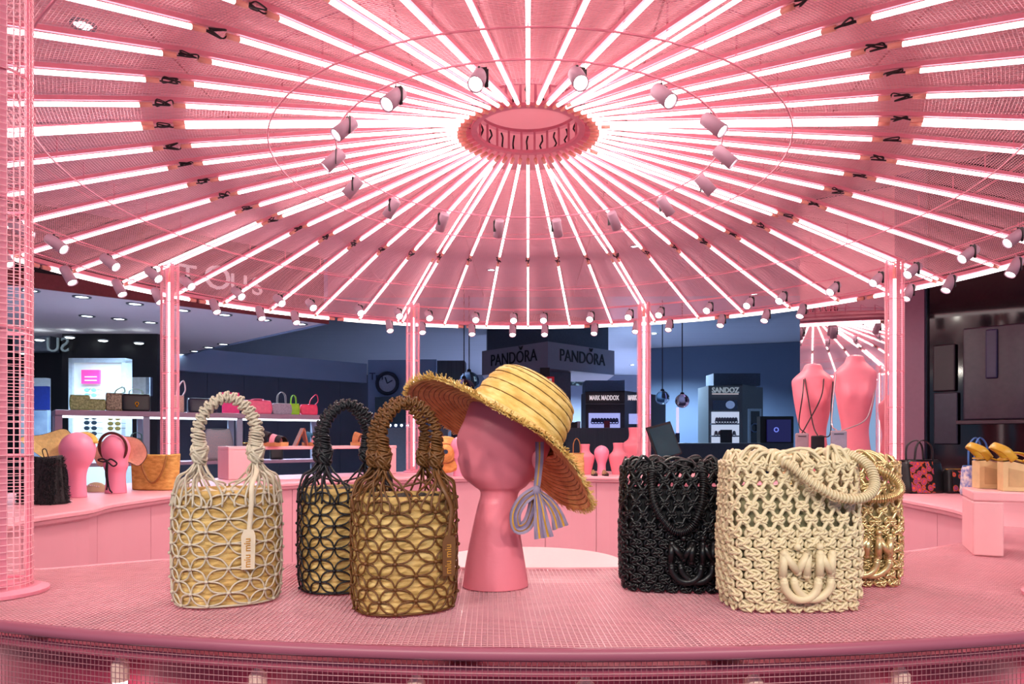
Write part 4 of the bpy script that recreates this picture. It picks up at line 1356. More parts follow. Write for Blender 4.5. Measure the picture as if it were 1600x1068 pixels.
SNK = mat('snakeskin_green', '#a9b878', .4, color2='#5c6a34', scale=70); SNK2 = mat('snakeskin_brown', '#b3a484', .4, color2='#4a4030', scale=80); MINT = mat('mint_trim', '#9cc7b4', .4)
GOLD = mat('gold_metal', '#c9a030', .25, metal=1)
shelf_bag('green snakeskin bag at the left of the top shelf under the magenta sign', 128, 26, 24, SNK, MINT, handle=None, soft=.1)
shelf_bag('low green snakeskin clutch beside the green bag on the top shelf', 152, 28, 18, SNK, SNK2, handle=None)
shelf_bag('brown snakeskin bag with mint trim and white handle on the top shelf', 183, 24, 28, SNK2, MINT, handle='side', hh=.35)
shelf_bag('black box bag with round gold clasp on the top shelf', 217, 40, 27, LB, MINT, handle='arch', hh=.3, clasp=GOLD)
shelf_bag('cream checked bag with white ring handle right of the left post', 281, 22, 26, mat('cream_check', '#dcc3ae', .6, color2='#c79a8c', scale=120), WHITE, handle='side', hh=.9)
shelf_bag('dark navy quilted bag seen through the cream bag handle', 322, 42, 22, mat('navy_quilt', '#23273c', .4, bump=.4, bscale=60), BLACK, handle=None)
x, k = shelf_x(370)
t = thing('magenta_card', 'blank magenta display card standing on the top shelf behind the cream handle', 'card', atop(su, x, .2, ztop), sang)
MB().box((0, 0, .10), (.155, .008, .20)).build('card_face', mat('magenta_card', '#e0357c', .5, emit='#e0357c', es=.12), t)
MB().box((0, .02, .004), (.14, .05, .008)).build('card_foot', WHITE, t)
HOT = mat('hot_pink_leather', '#f0688c', .35); GRB = mat('grey_boucle', '#a9a3b4', .8, var=.25, scale=90, bump=.7, bscale=120); LIM = mat('lime_leather', '#9adb1f', .4); NEO = mat('neon_pink_leather', '#f4406c', .4)
shelf_bag('pink leather handbag lying next to the magenta card on the top shelf', 410, 40, 21, HOT, mat('hot_pink_trim', '#e0507a', .35), handle='arch', hh=.12, soft=.08)
shelf_bag('grey boucle basket bag with tall knotted handle on the top shelf', 448, 28, 17, GRB, mat('grey_handle', '#b4bab8', .6), handle='arch', hh=1.05, soft=.12)
shelf_bag('lime green mini bag with bow handle on the top shelf', 467, 17, 17, LIM, LIM, handle='arch', hh=.8, soft=.1)
shelf_bag('neon pink mini bucket bag rightmost on the top shelf', 491, 25, 16, NEO, NEO, handle='side', hh=1.0, soft=.1)
BPK = mat('backpack_grey', '#7f8a92', .6, color2='#a58f92', scale=160)
shelf_bag('grey woven backpack with domed top on the lower shelf', 347, 42, 48, BPK, mat('backpack_trim', '#5a666c', .5), z=zlow, handle=None, flare=.35, soft=.1)
shelf_bag('teal rounded shopper on the lower shelf behind the bow hat', 218, 32, 36, mat('teal_felt', '#5a7a78', .7), mat('teal_trim', '#6a9088', .6), z=zlow, handle='arch', hh=.25, flare=.2)
shelf_bag('dark brown studded bag on the lower shelf behind the cream handles', 392, 20, 26, mat('brown_studded', '#3a2428', .5), GOLD, z=zlow, handle=None)
shelf_bag('black and green pouch under the riser on the lower shelf', 440, 20, 22, LB, LIM, z=zlow, handle=None)

# ---------------------------------------------------------------- background shops
def slab(name, px0, py0, px1, py1, D0, D1, th, m_, parent=None):
    # py1 of 720 or more means: down to the floor
    a, b = P(px0, py0, D0), P(px1, py1, D1)
    z0, z1 = CZ+(685-py1)/F*D0 if D0 == D1 else b.z, a.z
    d = Vector((b.x-a.x, b.y-a.y, 0)); n = Vector((-d.y, d.x, 0)).normalized()*th
    base = [Vector((a.x, a.y, 0)), Vector((b.x, b.y, 0)), Vector((b.x, b.y, 0))+n, Vector((a.x, a.y, 0))+n]
    zlo = min(CZ+(685-py1)/F*D0, a.z); 
    if py1 >= 720: zlo = 0
    m = MB(); m.loft([[Vector((v.x, v.y, zlo)) for v in base], [Vector((v.x, v.y, a.z)) for v in base]])
    return m.build(name, m_, parent, world=bool(parent))
def face_text(name, txt, px, py, D, size, m_, parent, yaw=0, depth=.01, bold=0, sx=1):
    p = P(px, py, D)
    M = Matrix.Translation(p) @ Matrix.Rotation(YAW+yaw, 4, 'Z') @ Matrix.Rotation(pi/2, 4, 'X')
    if parent: M = LOCS[parent.name].inverted() @ M
    return text_mesh(name, txt, size, m_, depth, parent=parent, M=M, bold=bold, sx=sx)
DKW = mat('dark_burgundy', '#180d12', .35, var=.15, scale=2); SLATE = mat('slate_wall', '#626a7c', .6, var=.06, scale=2); PELM = mat('blue_pelmet', '#9db4d6', .6, var=.03, scale=2)
SOFF = mat('shop_soffit', '#ece4e6', .6, var=.02); REDB = mat('red_brown_trim', '#8a4444', .5); LETW = mat('letter_white', '#e9dadd', .4, emit='#e9dadd', es=.6)
DOWN = mat('downlight_glow', '#ffffff', .3, emit=(.85, .97, 1, 1), es=6); DOWN.cycles.emission_sampling = 'NONE'
CHR = mat('downlight_ring', '#8d9298', .3, metal=.8)
# left shop: soffit, fascia with letters
ZS = 2.6
def at_z(px, py, z): return P(px, py, F*(z-CZ)/(685-py))
A_1, B_1, C_1 = at_z(-40, 437, ZS), at_z(512, 505, ZS), at_z(275, 557, ZS)
E_1 = Vector((A_1.x-5, C_1.y, ZS)); F_1 = Vector((A_1.x-5, A_1.y-2.2, ZS))
tl = thing('shop_front', 'dark-fronted shop with white lettering and pale downlit soffit on the left', 'shop', (B_1.x, B_1.y, 0))
m = MB(); poly = [A_1, B_1, C_1, E_1, F_1]
m.loft([[Vector((v.x, v.y, ZS)) for v in poly], [Vector((v.x, v.y, ZS+.06)) for v in poly]]); m.build('soffit', SOFF, tl, world=True)
def wall_between(name, a, b, z0, z1, th, m_, parent):
    d = Vector((b.x-a.x, b.y-a.y, 0)).normalized(); n = Vector((-d.y, d.x, 0))*th
    q = [Vector((a.x, a.y, 0)), Vector((b.x, b.y, 0)), Vector((b.x, b.y, 0))+n, Vector((a.x, a.y, 0))+n]
    m = MB(); m.loft([[Vector((v.x, v.y, z0)) for v in q], [Vector((v.x, v.y, z1)) for v in q]])
    return m.build(name, m_, parent, world=bool(parent))
wall_between('fascia_trim', A_1, B_1, ZS-.01, ZS+.13, -.03, REDB, tl)
wall_between('fascia', A_1, B_1, ZS+.13, 3.395, .05, DKW, tl)
wall_between('fascia_return', B_1, C_1, ZS-.01, 3.395, .05, PELM, tl)
dv = (B_1-A_1); 
fyaw = math.atan2(dv.y, dv.x)
for ch, px in (('T', 291), ('O', 338), ('U', 371), ('S', 400)):
    # letters stand on the fascia line
    t0 = 0; best = None
    for i in range(400):
        q = A_1.lerp(B_1, i/399)
        dx, dy = q.x-CX, q.y-CY
        c, s = math.cos(YAW), math.sin(YAW)
        D = -dx*s+dy*c; l = dx*c+dy*s
        e = abs(800+l/D*F-px)
        if best is None or e < best[0]: best = (e, q, D)
    q = best[1]
    M = LOCS[tl.name].inverted() @ Matrix.Translation((q.x, q.y, ZS+.21)) @ Matrix.Rotation(fyaw, 4, 'Z') @ Matrix.Translation((0, 0, .0)) @ Matrix.Rotation(pi/2, 4, 'X') @ Matrix.Translation((0, 0, .04))
    text_mesh('letter', ch, {'O': .36, 'T': .3}.get(ch, .28), LETW, .012, parent=tl, M=M)
def downlight(label, px, py, z, r=.06, grp='soffit downlights', watts=0):
    p = at_z(px, py, z)
    t = thing('downlight', label, 'downlight', (p.x, p.y, z-.004), 0, grp)
    MB().lathe([(r*.78, .002), (r*.8, -.006), (r*1.12, -.006), (r*1.15, .003)], 20).build('ring', CHR, t, smooth=True)
    MB().lathe([(r*.8, -.001), (0, -.001)], 20).build('lens', DOWN, t)
    if watts:
        L = bpy.data.lights.get('down_%g' % watts) or bpy.data.lights.new('down_%g' % watts, 'SPOT')
        L.energy = watts; L.spot_size = R_(150); L.spot_blend = .5; L.shadow_soft_size = .06; L.color = (.58, .78, 1)
        lo = link('lamp', L, t); lo.location = (0, 0, -.03)
ORD7 = ORD+['seventh']
DLN = [0]
for px, py in ((47, 453), (128, 463), (211, 474), (285, 484), (351, 491), (413, 499), (470, 505.5)):
    DLN[0] += 1
    downlight('round downlight in the front row of the left shop soffit, %s from the left' % ORD7[DLN[0]-1], px, py, ZS, .072, 'front row soffit downlights', 130)
DLN = [0]
for px, py in ((136, 493), (186, 497.5), (235, 503)):
    DLN[0] += 1
    downlight('round downlight in the second row of the left shop soffit, %s from the left' % ORD7[DLN[0]-1], px, py, ZS, .072, 'second row soffit downlights')
DLN = [0]
for px, py in ((285, 553), (305, 548), (326, 542), (349, 537)):
    DLN[0] += 1
    downlight('small downlight in the far row of the left shop soffit, %s from the left' % ORD7[DLN[0]-1], px, py, ZS, .075, 'far row soffit downlights')
# interior of the left shop
slab('interior_wall', -60, 520, 246, 900, 9.6, 9.6, .1, DKW, tl)
slab('interior_pillar', 97, 497, 246, 800, 9.2, 9.2, .3, DKW, tl)
slab('interior_beam', 20, 515, 78, 548, 9.4, 9.4, .2, mat('grey_beam', '#8d97a2', .5), tl)
face_text('mirrored_letters', 'SU', 90, 549, 9.1, .26, mat('letter_grey', '#8fa0a4', .4, emit='#8fa0a4', es=.15), tl, sx=-1)
for i, (px, py) in enumerate(((110, 508), (109, 527), (161, 532), (217, 536), (62, 531), (39, 552))):
    D = 8.9
    p = P(px, py, D)
    t = thing('interior_light', 'small round light inside the left shop, '+['upper one above the lit panel', 'just below the highest one', 'above the magenta sign', 'nearest the left post', 'by the mirrored letters', 'farthest left'][i], 'light', p, 0, 'lights inside the left shop')
    MB().ball((0, 0, 0), (.055, .055, .014), 12, 4).build('lens', DOWN, t, smooth=True)
    MB().ring((0, 0, .006), .06, .008, 16, 5).build('ring', CHR, t)
# lit white display panel with sunglasses
D = 7.9
LITW = mat('lit_white_panel', '#c4d2d6', .4, emit='#c4d2d6', es=.42, var=.03)
t = thing('sunglasses_stand', 'pale lit display panel with magenta sign holding sunglasses inside the left shop', 'display panel', P(151, 685, D).xy.to_3d())
slab('back_board', 113, 566, 190, 900, D, D, .08, LITW, t)
FRW = mat('panel_frame', '#9fb0bc', .4, emit='#9fb0bc', es=.2)
slab('frame_side', 107, 559, 113, 900, D-.03, D-.03, .14, FRW, t); slab('frame_side', 190, 562, 196, 900, D-.03, D-.03, .14, FRW, t)
slab('frame_top', 107, 559, 196, 566, D-.03, D-.03, .14, FRW, t)
slab('magenta_sign', 127, 577.5, 155, 599, D-.05, D-.05, .03, mat('magenta_sign', '#f0408c', .5, emit='#f0408c', es=.6), t)
for yy in (588.5, 594): 
    slab('sign_print_line', 132, yy-1, 151, yy+.8, D-.056, D-.056, .004, mat('sign_print', '#f9b6d2', .5, emit='#f9b6d2', es=.6), t)
def glasses(label, px, py, s=1, D=7.75, m_=None, grp='sunglasses on the display panel'):
    t = thing('sunglasses', label, 'sunglasses', P(px, py, D), YAW, grp)
    for sx in (-1, 1):
        MB().lathe([(0, .004), (.03*s, .002), (.034*s, -.003), (.03*s, -.006), (0, -.006)], 14, c=(sx*.042*s, 0, 0), sy=.72, rot=Matrix.Rotation(pi/2, 3, 'X')).build('lens', m_, t)
        MB().beam((sx*.074*s, 0, .006), (sx*.078*s, .10, .004), .004).build('arm', BLACK, t)
    MB().tube([(-.012*s, 0, .008), (0, -.004, .013), (.012*s, 0, .008)], .003, 5).build('bridge', BLACK, t)
SG1 = mat('lens_dark', '#26303a', .15); SG2 = mat('lens_olive', '#6a5c30', .15); SG3 = mat('lens_teal', '#7ab0a8', .15)
for i, py in enumerate((609, 617)): glasses('%s pair of teal sunglasses under the magenta sign' % ('upper', 'lower')[i], 141, py, .9, m_=SG3, grp='teal sunglasses')
for i, py in enumerate((652, 660, 668.5, 677, 686)): glasses('dark sunglasses in the left column of the lit panel, %s from the top' % ORD[i], 141, py, .95, m_=SG1, grp='dark sunglasses')
for i, py in enumerate((653, 661.5, 669)): glasses('olive sunglasses in the right column of the lit panel, %s from the top' % ORD[i], 178, py, .95, m_=SG2, grp='olive sunglasses')
o = slab('poster_panel', 41, 603, 74, 640, 7.9, 7.9, .05, mat('blue_poster', '#1c2c78', .35, emit='#1c2c78', es=.15))
tag(o, 'deep blue lit poster on the pale panel at the far left', 'poster')
o = slab('pale_panel', 31, 590, 72, 900, 8.0, 8.0, .08, FRW); tag(o, 'pale grey lit panel behind the blue poster at the far left', 'panel')
o = slab('patterned_cushion_board', 43, 641, 74, 712, 7.8, 7.8, .06, mat('blue_marble', '#8fa6bc', .5, color2='#5f7898', scale=5, emit='#6f88a4', es=.12)); tag(o, 'mottled blue-grey board below the blue poster at the far left', 'board')
# pink-lit mirror box behind the black box bag
o = slab('mirror_tile', 194, 589, 235, 618, 8.2, 8.2, .05, mat('mirror_dark', '#c8c8d0', .06, metal=1)); tag(o, 'small mirror tile reflecting pink light behind the black box bag', 'mirror')

# slate blue wall with pelmet
wl = thing('wall_left', None, None, (0, 12, 0)); tag(wl, kind='structure')
def wallpx(name, px0, px1, D0, D1, y0l, y1l, th, m_, parent):
    a, b = P(px0, 685, D0), P(px1, 685, D1)
    z1 = CZ+(685-y0l)/F*D0; z0 = CZ+(685-y1l)/F*D0
    return wall_between(name, a, b, z0, z1, th, m_, parent)
wallpx('pelmet', 262, 573, 11.3, 14.0, 540, 577, .2, PELM, wl)
D0 = 11.5; D1 = 14.2
for i in range(6):
    f0, f1 = i/6, (i+1)/6
    a = P(262, 685, D0).lerp(P(575, 685, D1), f0); b = P(262, 685, D0).lerp(P(575, 685, D1), f1)
    e = (b-a)*.004
    wall_between('wall_board', a+e, b-e, 0, CZ+(685-576)/F*D0, .1, SLATE, wl)
# clock shop
cs = thing('clock_shop', 'pale blue shop wall with large clock face graphic behind the bag handles', 'shop', P(610, 685, 14).xy.to_3d())
BLW = mat('pale_blue_wall', '#8ea9d2', .6, var=.03, scale=2)
slab('wall_panel', 575, 562, 643, 712, 14.0, 14.0, .15, BLW, cs); slab('wall_panel', 646, 561, 682, 712, 13.9, 13.9, .15, BLW, cs)
p = P(606, 599, 13.9)
m = MB(); m.ring(p+Vector((0, -.06, 0)), .20, .035, 32, 6, Matrix.Rotation(pi/2, 3, 'X')); m.build('clock_rim', mat('clock_rim', '#1e2a44', .5), cs, world=True)
m = MB(); m.lathe([(0, 0), (.19, 0)], 32, c=p+Vector((0, -.03, 0)), rot=Matrix.Rotation(pi/2, 3, 'X')); m.build('clock_face', mat('clock_face', '#b4c4e0', .5), cs, world=True)
m = MB(); m.beam(p+Vector((0, -.06, 0)), p+Vector((.10, -.06, .06)), .02); m.beam(p+Vector((0, -.06, 0)), p+Vector((-.04, -.06, .12)), .02); m.build('clock_hand', mat('clock_hand', '#27345a', .5), cs, world=True)
face_text('wall_lettering', 'Tm', 588, 593, 13.85, .20, mat('letter_navy', '#2a3c68', .5), cs)
slab('dark_window', 586, 620, 640, 660, 13.8, 13.8, .06, mat('dark_blue_glass', '#1d2a48', .15), cs)
slab('price_card', 599, 642, 612, 656, 13.6, 13.6, .03, mat('price_card', '#9fb0cc', .5, emit='#9fb0cc', es=.2), cs)
slab('glass_counter', 570, 668, 700, 760, 11.0, 11.0, .6, mat('steel_blue_counter', '#4d5666', .4), cs)
for i in range(6):
    q = P(592+i*9, 664.2, 11.2)
    t = thing('counter_bulb', 'tiny white light along the clock shop counter, %s from the left' % ORD[i], 'light', q, 0, 'lights along the clock shop counter')
    MB().ball((0, -.03, 0), .02, 8, 6).build('bulb', DOWN, t); MB().beam((0, -.03, -.044), (0, -.03, 0), .008).build('holder', CHR, t)
# grey cabinet, poster and pendant globes
o = slab('grey_cabinet', 683, 563, 726, 720, 13.2, 13.2, .5, mat('grey_ribbed', '#3f4a58', .5, stretch=(20, 1, 1), scale=3, var=.25)); tag(o, 'dark grey ribbed cabinet right of the clock shop', 'cabinet')
t = thing('lit_poster', 'small lit portrait poster beside the hanging glass globes', 'poster', P(701, 622, 12.7))
slab('poster_sheet', 692, 598, 711, 623, 12.7, 12.7, .03, mat('poster_white', '#d9ecf2', .5, emit='#d9ecf2', es=.7), t)
m = MB(); m.ball(P(701, 610, 12.66), (.05, .012, .08), 10, 6); m.tube([P(702, 604, 12.66), P(698, 612, 12.66), P(699, 621, 12.66)], .03, 6); m.build('portrait_figure', mat('poster_ink', '#3a4650', .6), t, world=True)
GLS = mat('smoked_globe', '#9fb8c8', .05, trans=.95, ior=1.15, var=.02)
AMB = mat('amber_globe', '#c09aa0', .05, trans=.95, ior=1.15, var=.02)
FIL = mat('filament_ring', '#ffe9a0', .4, emit='#ffd98a', es=1.2)
def globe(label, px, py, rpx, D, m_, ring=False):
    p = P(px, py, D); r = rpx/F*D
    t = thing('pendant_globe', label, 'pendant lamp', p, 0, 'glass globe pendants')
    MB().ball((0, 0, 0), r, 24, 14).build('globe', m_, t, smooth=True)
    MB().tube([(0, 0, r*.95), (0, 0, 3.39-p.z)], .008, 5).build('cord', CABLE, t)
    MB().lathe([(.03, r*.9), (.03, r*1.15), (.012, r*1.25)], 10).build('cap', BLACK, t, smooth=True)
    if ring: MB().ring((0, -r*.75, -r*.25), r*.5, r*.06, 24, 6, Matrix.Rotation(pi/2, 3, 'X')).build('filament', FIL, t)
globe('smoky blue glass globe pendant behind the amber one, left of the hat crown', 733, 596, 16, 10.5, GLS)
globe('amber-grey glass globe pendant with glowing ring beside the hat crown', 725, 608, 17, 9.8, AMB, True)
globe('clear dark globe pendant hanging right of the centre post', 1035, 621, 11, 11, GLS)
globe('violet-lit globe pendant hanging near the violet light strip', 1066, 626, 11, 10.6, AMB)

# corner kiosk with two sign faces
kg = thing('corner_kiosk', 'white kiosk canopy with black lettering and a small crown on two faces above the hat', 'kiosk', P(854, 685, 12).xy.to_3d())
KW = mat('kiosk_white', '#8f8a98', .5, var=.03); KL = mat('kiosk_letter', '#15131a', .5)
a, b, c = P(753, 685, 13.35), P(856, 685, 12.0), P(960, 685, 13.3)
zt0, zt1 = CZ+(685-575)/F*12, CZ+(685-533)/F*12
back = Vector((0, 1.5, 0))
m = MB(); m.loft([[Vector((v.x, v.y, z)) for v in (a, b, c, c+back, a+back)] for z in (zt0, zt1)]); m.build('canopy', KW, kg, world=True)
MB().loft([[Vector((v.x, v.y, z)) for v in (a.lerp(b, .1), b+Vector((0, .1, 0)), c.lerp(b, .1), c+back, a+back)] for z in (zt1, 3.39)]).build('canopy_neck', mat('kiosk_grey', '#4a5262', .6), kg, world=True)
m = MB(); cxy = P(858, 685, 13.0); m.box((cxy.x, cxy.y, zt0/2), (.62, .6, zt0), rz=.3); m.build('column', mat('kiosk_column', '#6f7080', .5), kg, world=True)
zb = (zt0+zt1)/2-.075
for (u, v) in ((a, b), (b, c)):
    d = v-u; yw = math.atan2(d.y, d.x); mid = (u+v)/2
    n = Vector((d.y, -d.x, 0)).normalized()
    M = LOCS[kg.name].inverted() @ Matrix.Translation((mid.x+n.x*.006, mid.y+n.y*.006, zb)) @ Matrix.Rotation(yw, 4, 'Z') @ Matrix.Rotation(pi/2, 4, 'X')
    text_mesh('sign_lettering', 'PANDORA', .30, KL, .006, parent=kg, M=M, sx=.88)
    e = d.normalized()
    cpos = mid+e*.22+n*.012
    m = MB()
    for k2 in (-1, 0, 1): m.beam(Vector((cpos.x, cpos.y, zb+.225))+e*k2*.01, Vector((cpos.x, cpos.y, zb+.285))+e*k2*.045, .014)
    m.build('crown_mark', KL, kg, world=True)
o = slab('ceiling_speaker', 844, 574, 859, 587, 11.8, 11.8, .15, BLACK); tag(o, 'small black loudspeaker under the corner of the kiosk canopy', 'speaker')
t = thing('exit_notice', 'small red safety notice beside the hat crown', 'sign', P(860, 595, 12.4))
slab('notice_board', 854, 588, 866, 603, 12.4, 12.4, .02, mat('notice_red', '#c0202c', .5, emit='#c0202c', es=.3), t)
slab('notice_arrow', 858, 591, 862, 600, 12.37, 12.37, .01, mat('notice_white', '#f0e8e8', .5, emit='#f0e8e8', es=.3), t)
t = thing('hanging_sign', 'grey hanging sign with spaced capital letters right of the hat crown', 'sign', P(907, 600, 15.2))
slab('sign_board', 884, 586, 929, 602, 15.2, 15.2, .06, mat('sign_grey', '#56646a', .5), t)
face_text('sign_lettering', 'CEROY', 904, 598, 15.14, .157, mat('letter_dark', '#1c2428', .5), t, sx=1.3)
m = MB(); m.beam(P(900, 586, 15.2), Vector((P(900, 586, 15.2).x, P(900, 586, 15.2).y, 3.39)), .015); m.beam(P(924, 586, 15.2), Vector((P(924, 586, 15.2).x, P(924, 586, 15.2).y, 3.39)), .015); m.build('hanger', CABLE, t, world=True)
# watch kiosks
def watches(t, px0, px1, py, D, n, m_):
    for i in range(n):
        px = px0+(px1-px0)*(i+.5)/n
        m = MB(); m.ball(P(px, py, D), (.03, .012, .04), 8, 5); m.ring(P(px, py+3, D), .03, .008, 10, 4, Matrix.Rotation(pi/2, 3, 'X')); m.build('watch', m_, t, world=True)
WM = mat('watch_steel', '#39406a', .3, metal=.6); CASE = mat('lit_case', '#a9b4e6', .4, emit='#a9b0f0', es=.8); BRN = mat('kiosk_brown', '#3a3438', .5)
t = thing('watch_kiosk', 'brown watch kiosk with white sign and violet-lit showcases right of the hat', 'kiosk', P(945, 685, 12.4).xy.to_3d())
slab('body', 915, 612, 976, 720, 12.4, 12.4, .8, BRN, t); slab('side_body', 976, 610, 1040, 720, 12.4, 14.0, .5, BRN, t)
slab('upper_block', 915, 594, 976, 611, 12.6, 12.6, .6, mat('kiosk_blue', '#56708e', .6), t)
face_text('sign_lettering', 'MARK MADDOX', 944, 624.5, 12.36, .115, LETW, t, sx=.6, bold=.003); face_text('sign_lettering', 'MARK', 988, 624.5, 12.36, .115, LETW, t, sx=.5, bold=.006)
slab('lit_showcase', 920, 645, 969, 668, 12.35, 12.35, .03, CASE, t); slab('lit_showcase', 983, 646, 1000, 662, 12.3, 12.3, .03, CASE, t)
watches(t, 924, 966, 656, 12.3, 9, WM)
slab('sign_trim', 915, 630, 976, 631.5, 12.38, 12.38, .02, mat('trim_grey', '#6a6468', .5), t)
o = slab('till_counter', 884, 668, 1000, 760, 11.2, 11.2, .7, mat('counter_slate', '#46505a', .45, stretch=(30, 1, 1), scale=2, var=.15)); tag(o, 'slate grey ribbed counter in front of the watch kiosk', 'counter')
t = thing('printer', 'black and white till printer on the slate counter by the hat', 'printer', P(893, 668, 11.3)); slab('printer_body', 885, 659, 902, 667.8, 11.3, 11.3, .3, BLACK, t); slab('printer_side', 902, 658, 907, 667.8, 11.3, 11.3, .3, mat('printer_white', '#b9c0c8', .5), t)
o = slab('red_card', 944, 657, 953, 667.9, 11.25, 11.25, .03, mat('red_card', '#7a2a40', .5)); tag(o, 'dark red card standing before the violet-lit showcase', 'card')
t = thing('watch_kiosk', 'slate watch kiosk with white lit shelves and silver sign on the right', 'kiosk', P(1135, 685, 12.4).xy.to_3d())
KS = mat('kiosk_slate', '#5d6c76', .5, var=.04)
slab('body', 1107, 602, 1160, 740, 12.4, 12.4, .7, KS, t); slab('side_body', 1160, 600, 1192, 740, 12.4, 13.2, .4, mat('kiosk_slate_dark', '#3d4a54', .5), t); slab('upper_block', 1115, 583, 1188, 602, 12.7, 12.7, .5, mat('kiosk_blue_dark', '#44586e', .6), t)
face_text('sign_lettering', 'SANDOZ', 1133.5, 613, 12.34, .13, mat('letter_silver', '#c6d4da', .3, emit='#c6d4da', es=.3), t, sx=.88, bold=.003)
slab('sign_underline', 1113, 614.5, 1154, 615.6, 12.36, 12.36, .02, LETW, t)
slab('screen', 1114, 625, 1152, 640, 12.36, 12.36, .03, mat('screen_dark', '#10162c', .2, emit='#182444', es=.4), t)
m = MB(); m.ball(P(1141, 632, 12.33), (.08, .02, .07), 12, 8); m.build('screen_watch', mat('screen_watch', '#7f9ac8', .3, emit='#7f9ac8', es=.5), t, world=True)
CW = mat('lit_case_white', '#d2dcec', .4, emit='#c8d6ee', es=.7)
slab('lit_back', 1112, 643, 1155, 693, 12.37, 12.37, .02, CW, t)
for yy in (661, 680): slab('glass_shelf', 1112, yy, 1155, yy+2, 12.25, 12.25, .12, mat('shelf_glass', '#5a6a80', .2), t)
watches(t, 1118, 1152, 655, 12.28, 8, mat('watch_silver', '#6f7480', .3, metal=.5))
watches(t, 1116, 1150, 676, 12.28, 6, mat('watch_silver2', '#8a8f98', .3, metal=.5))
slab('shop_card', 1126, 671, 1144, 693, 12.1, 12.1, .03, mat('card_charcoal', '#2c3036', .5), t)
t = thing('blue_frame_stand', 'tall slim display stand with pale blue frame right of the silver-signed kiosk', 'stand', P(1180, 685, 12.2).xy.to_3d())
slab('stand_frame', 1171, 638, 1190, 720, 12.2, 12.2, .1, mat('frame_blue', '#6c8cac', .4, emit='#6c8cac', es=.15), t); slab('stand_glass', 1174, 642, 1187, 720, 12.17, 12.17, .05, mat('glass_navy', '#122338', .2), t)
p = P(1180, 668, 12.1); MB().ring(p, .07, .012, 20, 5, Matrix.Rotation(pi/2, 3, 'X')).build('stand_emblem', mat('emblem_blue', '#5c7ea0', .4), t, world=True)
t = thing('wall_screen', 'dark glossy screen with violet glow left of the pink torsos', 'screen', P(1212, 685, 10.5).xy.to_3d())
slab('screen_case', 1188, 650, 1240, 700, 10.5, 10.5, .15, BLACK, t); slab('screen_face', 1199, 655, 1236, 690, 10.46, 10.46, .03, mat('screen_violet', '#141238', .2, emit='#2a2470', es=.35), t)
p = P(1213, 671, 10.42); MB().ring(p, .03, .008, 16, 5, Matrix.Rotation(pi/2, 3, 'X')).build('screen_emblem', mat('screen_emblem', '#7a8af0', .4, emit='#7a8af0', es=.8), t, world=True)
VIO = mat('violet_strip', '#b8b4ff', .4, emit='#a8a4ff', es=1.6)
for i, (px, y0, y1, D, lab) in enumerate(((1059, 636, 676, 11.4, 'upright violet light strip under the globe pendant'), (1015, 616, 655, 12.8, 'upright blue light strip right of the centre post'), (1103, 618, 690, 13.2, 'dim violet light strip left of the silver-signed kiosk'))):
    t = thing('light_strip', lab, 'light strip', P(px, y1, D))
    slab('strip_glow', px-2, y0, px+2, y1, D, D, .03, VIO if i < 2 else mat('violet_dim', '#7c80c8', .4, emit='#6a70c0', es=.4), t); slab('strip_housing', px-3, y1, px+3, 760, D, D, .05, mat('strip_base', '#3a4050', .5), t)
o = slab('glass_counter', 1010, 692, 1240, 760, 10.2, 10.2, .6, mat('counter_navy', '#3a4658', .35)); tag(o, 'navy glass-topped counter behind the till tablet and torsos', 'counter')
# far walls of the mall
for nm, px0, px1, D0, D1, y0, m_ in (('wall_back', -200, 1000, 24, 24, 590, SLATE), ('wall_far', 1000, 1420, 17, 15, 606, mat('far_wall_blue', '#4e627c', .6, var=.05, scale=1))):
    a, b = P(px0, 685, D0), P(px1, 685, D1)
    o = wall_between(nm, a, b, 0, 3.395, .2, m_, None); tag(o, kind='structure')
sw = wall_between('wall_side', Vector((-12.6, -4, 0)), Vector((-12.6, 25.6, 0)), 0, 3.395, .2, mat('side_wall_blue', '#8496b4', .6, var=.06, scale=.6), None); tag(sw, kind='structure')
for px, py, lb in ((898, 575.5, 'under the kiosk canopy above the hat'), (1205, 573, 'right of the silver-signed kiosk'), (1220, 597, 'lowest, nearest the torsos'), (1158, 545, 'above the silver-signed kiosk'), (1240, 546, 'beside the mirror edge'), (1022, 521, 'right of the centre post'), (988, 570, 'left of the centre post')):
    downlight('small round mall ceiling light '+lb, px, py, 3.394, .07, 'far mall ceiling lights', 2200)
for px, py, lb in ((130, 38, 'large, top left'), (992, 384, 'right of the roof centre line'), (768, 421, 'left of the roof centre line'), (1178, 459, 'near the right rim'), (1551, 396, 'at the far right')):
    downlight('downlight in the pink-lit ceiling behind the roof mesh, '+lb, px, py, 3.394 if px > 1500 else 3.35, .055, 'downlights above the roof mesh')
# mirror and mauve wall on the right
a, b = P(1250, 685, 6.2), P(1400, 685, 5.78)
mr = thing('wall_mirror', 'tall mirror behind the pink torsos reflecting the neon roof', 'mirror', (a.x, a.y, 0))
wall_between('mirror_glass', a, b, .3, 3.3, .02, mat('mirror_silver', '#f0eef0', .02, metal=1, var=.0), mr)
wall_between('mirror_backing', a+Vector((.02, .03, 0)), b+Vector((.02, .03, 0)), .28, 3.32, .05, BLACK, mr)
a, b = P(1398, 685, 5.7), P(1444, 685, 5.55)
o = wall_between('wall_right', a, b, 0, 3.39, .3, mat('mauve_wall', '#8a6478', .5, var=.04), None); tag(o, kind='structure')
a2, b2 = P(1446, 685, 5.6), P(1760, 685, 4.7)
wr = thing('glass_shopfront', 'dark glass shopfront on the right reflecting dim shapes', 'shopfront', (a2.x, a2.y, 0))
wall_between('dark_glass', a2, b2, 0, 3.39, .05, mat('smoked_glass', '#100a12', .08, var=.1), wr)
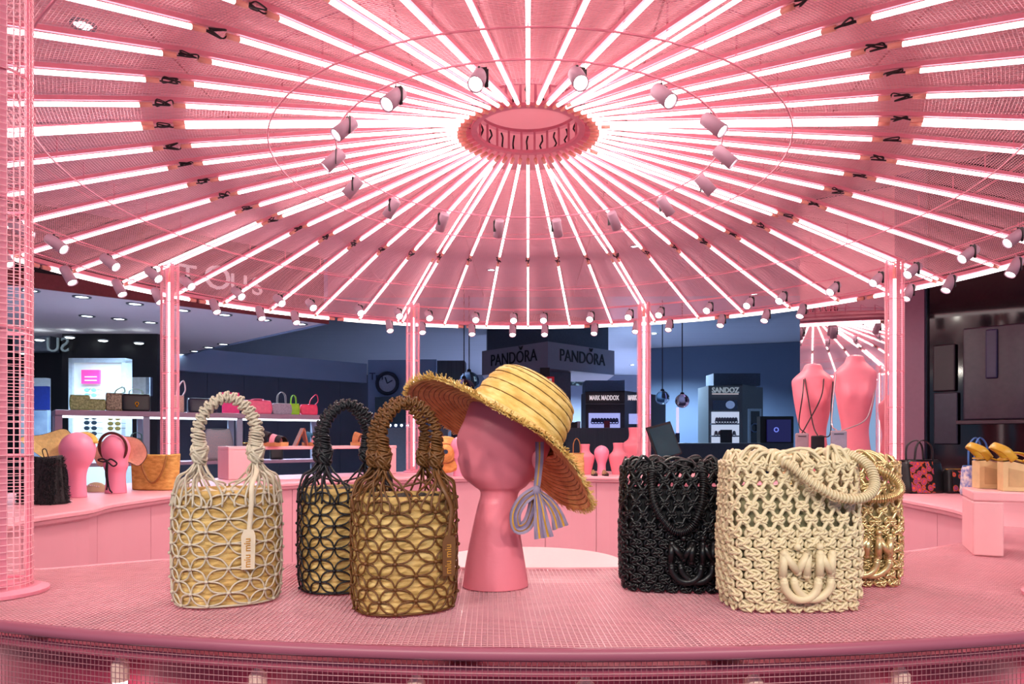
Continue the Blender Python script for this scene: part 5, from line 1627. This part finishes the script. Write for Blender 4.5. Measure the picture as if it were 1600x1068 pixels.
wall_between('glass_edge', a2, a2.lerp(b2, .012), 0, 3.39, -.02, mat('edge_steel', '#4a5a6a', .3, metal=.6), wr)
def on_front(px, off):
    lo, hi = 0.0, 1.0
    for _ in range(40):
        md = (lo+hi)/2; q = a2.lerp(b2, md); c, s = math.cos(YAW), math.sin(YAW)
        dx, dy = q.x-CX, q.y-CY
        if 800+(dx*c+dy*s)/(-dx*s+dy*c)*F < px: lo = md
        else: hi = md
    return q, (-dx*s+dy*c)
def front_panel(name, px0, py0, px1, py1, off, m_, r=.03):
    q0, d0 = on_front(px0, 0); q1, d1 = on_front(px1, 0)
    z1 = CZ+(685-py0)/F*d0; z0 = CZ+(685-py1)/F*d0
    dd = (q1-q0); L_ = dd.xy.length; yw = math.atan2(dd.y, dd.x)
    n = Vector((dd.y, -dd.x, 0)).normalized()*off
    c = (q0+q1)/2+n
    m = MB(); m.rbox((0, 0, 0), (L_, z1-z0, .02), r)
    o = m.build(name, m_, wr, world=True)
    o.matrix_basis = Matrix.Translation((c.x, c.y, (z0+z1)/2)) @ Matrix.Rotation(yw, 4, 'Z') @ Matrix.Rotation(pi/2, 4, 'X')
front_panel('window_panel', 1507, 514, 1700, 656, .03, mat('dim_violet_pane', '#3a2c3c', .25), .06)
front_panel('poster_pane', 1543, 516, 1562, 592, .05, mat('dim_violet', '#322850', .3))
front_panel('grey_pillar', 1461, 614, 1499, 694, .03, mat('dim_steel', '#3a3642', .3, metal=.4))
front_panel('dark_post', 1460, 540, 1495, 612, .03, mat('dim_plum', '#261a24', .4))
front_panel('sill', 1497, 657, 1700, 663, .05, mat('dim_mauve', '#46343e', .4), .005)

# ---------------------------------------------------------------- unseen track spotlights added behind the camera to light the goods' fronts
for i, (x, y) in enumerate(((-2.4, -5.4), (-1.2, -5.8), (0.0, -5.9), (1.2, -5.8), (2.4, -5.4))):
    t = thing('unseen_track_spotlight', 'unseen track spotlight added to light the counter from the front, %s from the left' % ORD[i], 'spotlight', (x, y, 3.2), 0, 'added track spotlights')
    d = (Vector((x*.35, -2.5, 1.0))-Vector((x, y, 3.2))).normalized()
    q = (-d).to_track_quat('Z', 'Y').to_euler()
    link('can', SPOT_CAN, t, rot=q); link('lens', SPOT_LENS, t, rot=q)
    MB().tube([(0, 0, .05), (0, 0, .19)], .006, 6).build('stem', BLACK, t)
    L = bpy.data.lights.get('track') or bpy.data.lights.new('track', 'SPOT')
    L.energy = TRACK; L.spot_size = R_(50); L.spot_blend = .8; L.shadow_soft_size = .12; L.color = (1, .94, .84)
    lo = link('lamp', L, t, rot=q); lo.location = d*.03
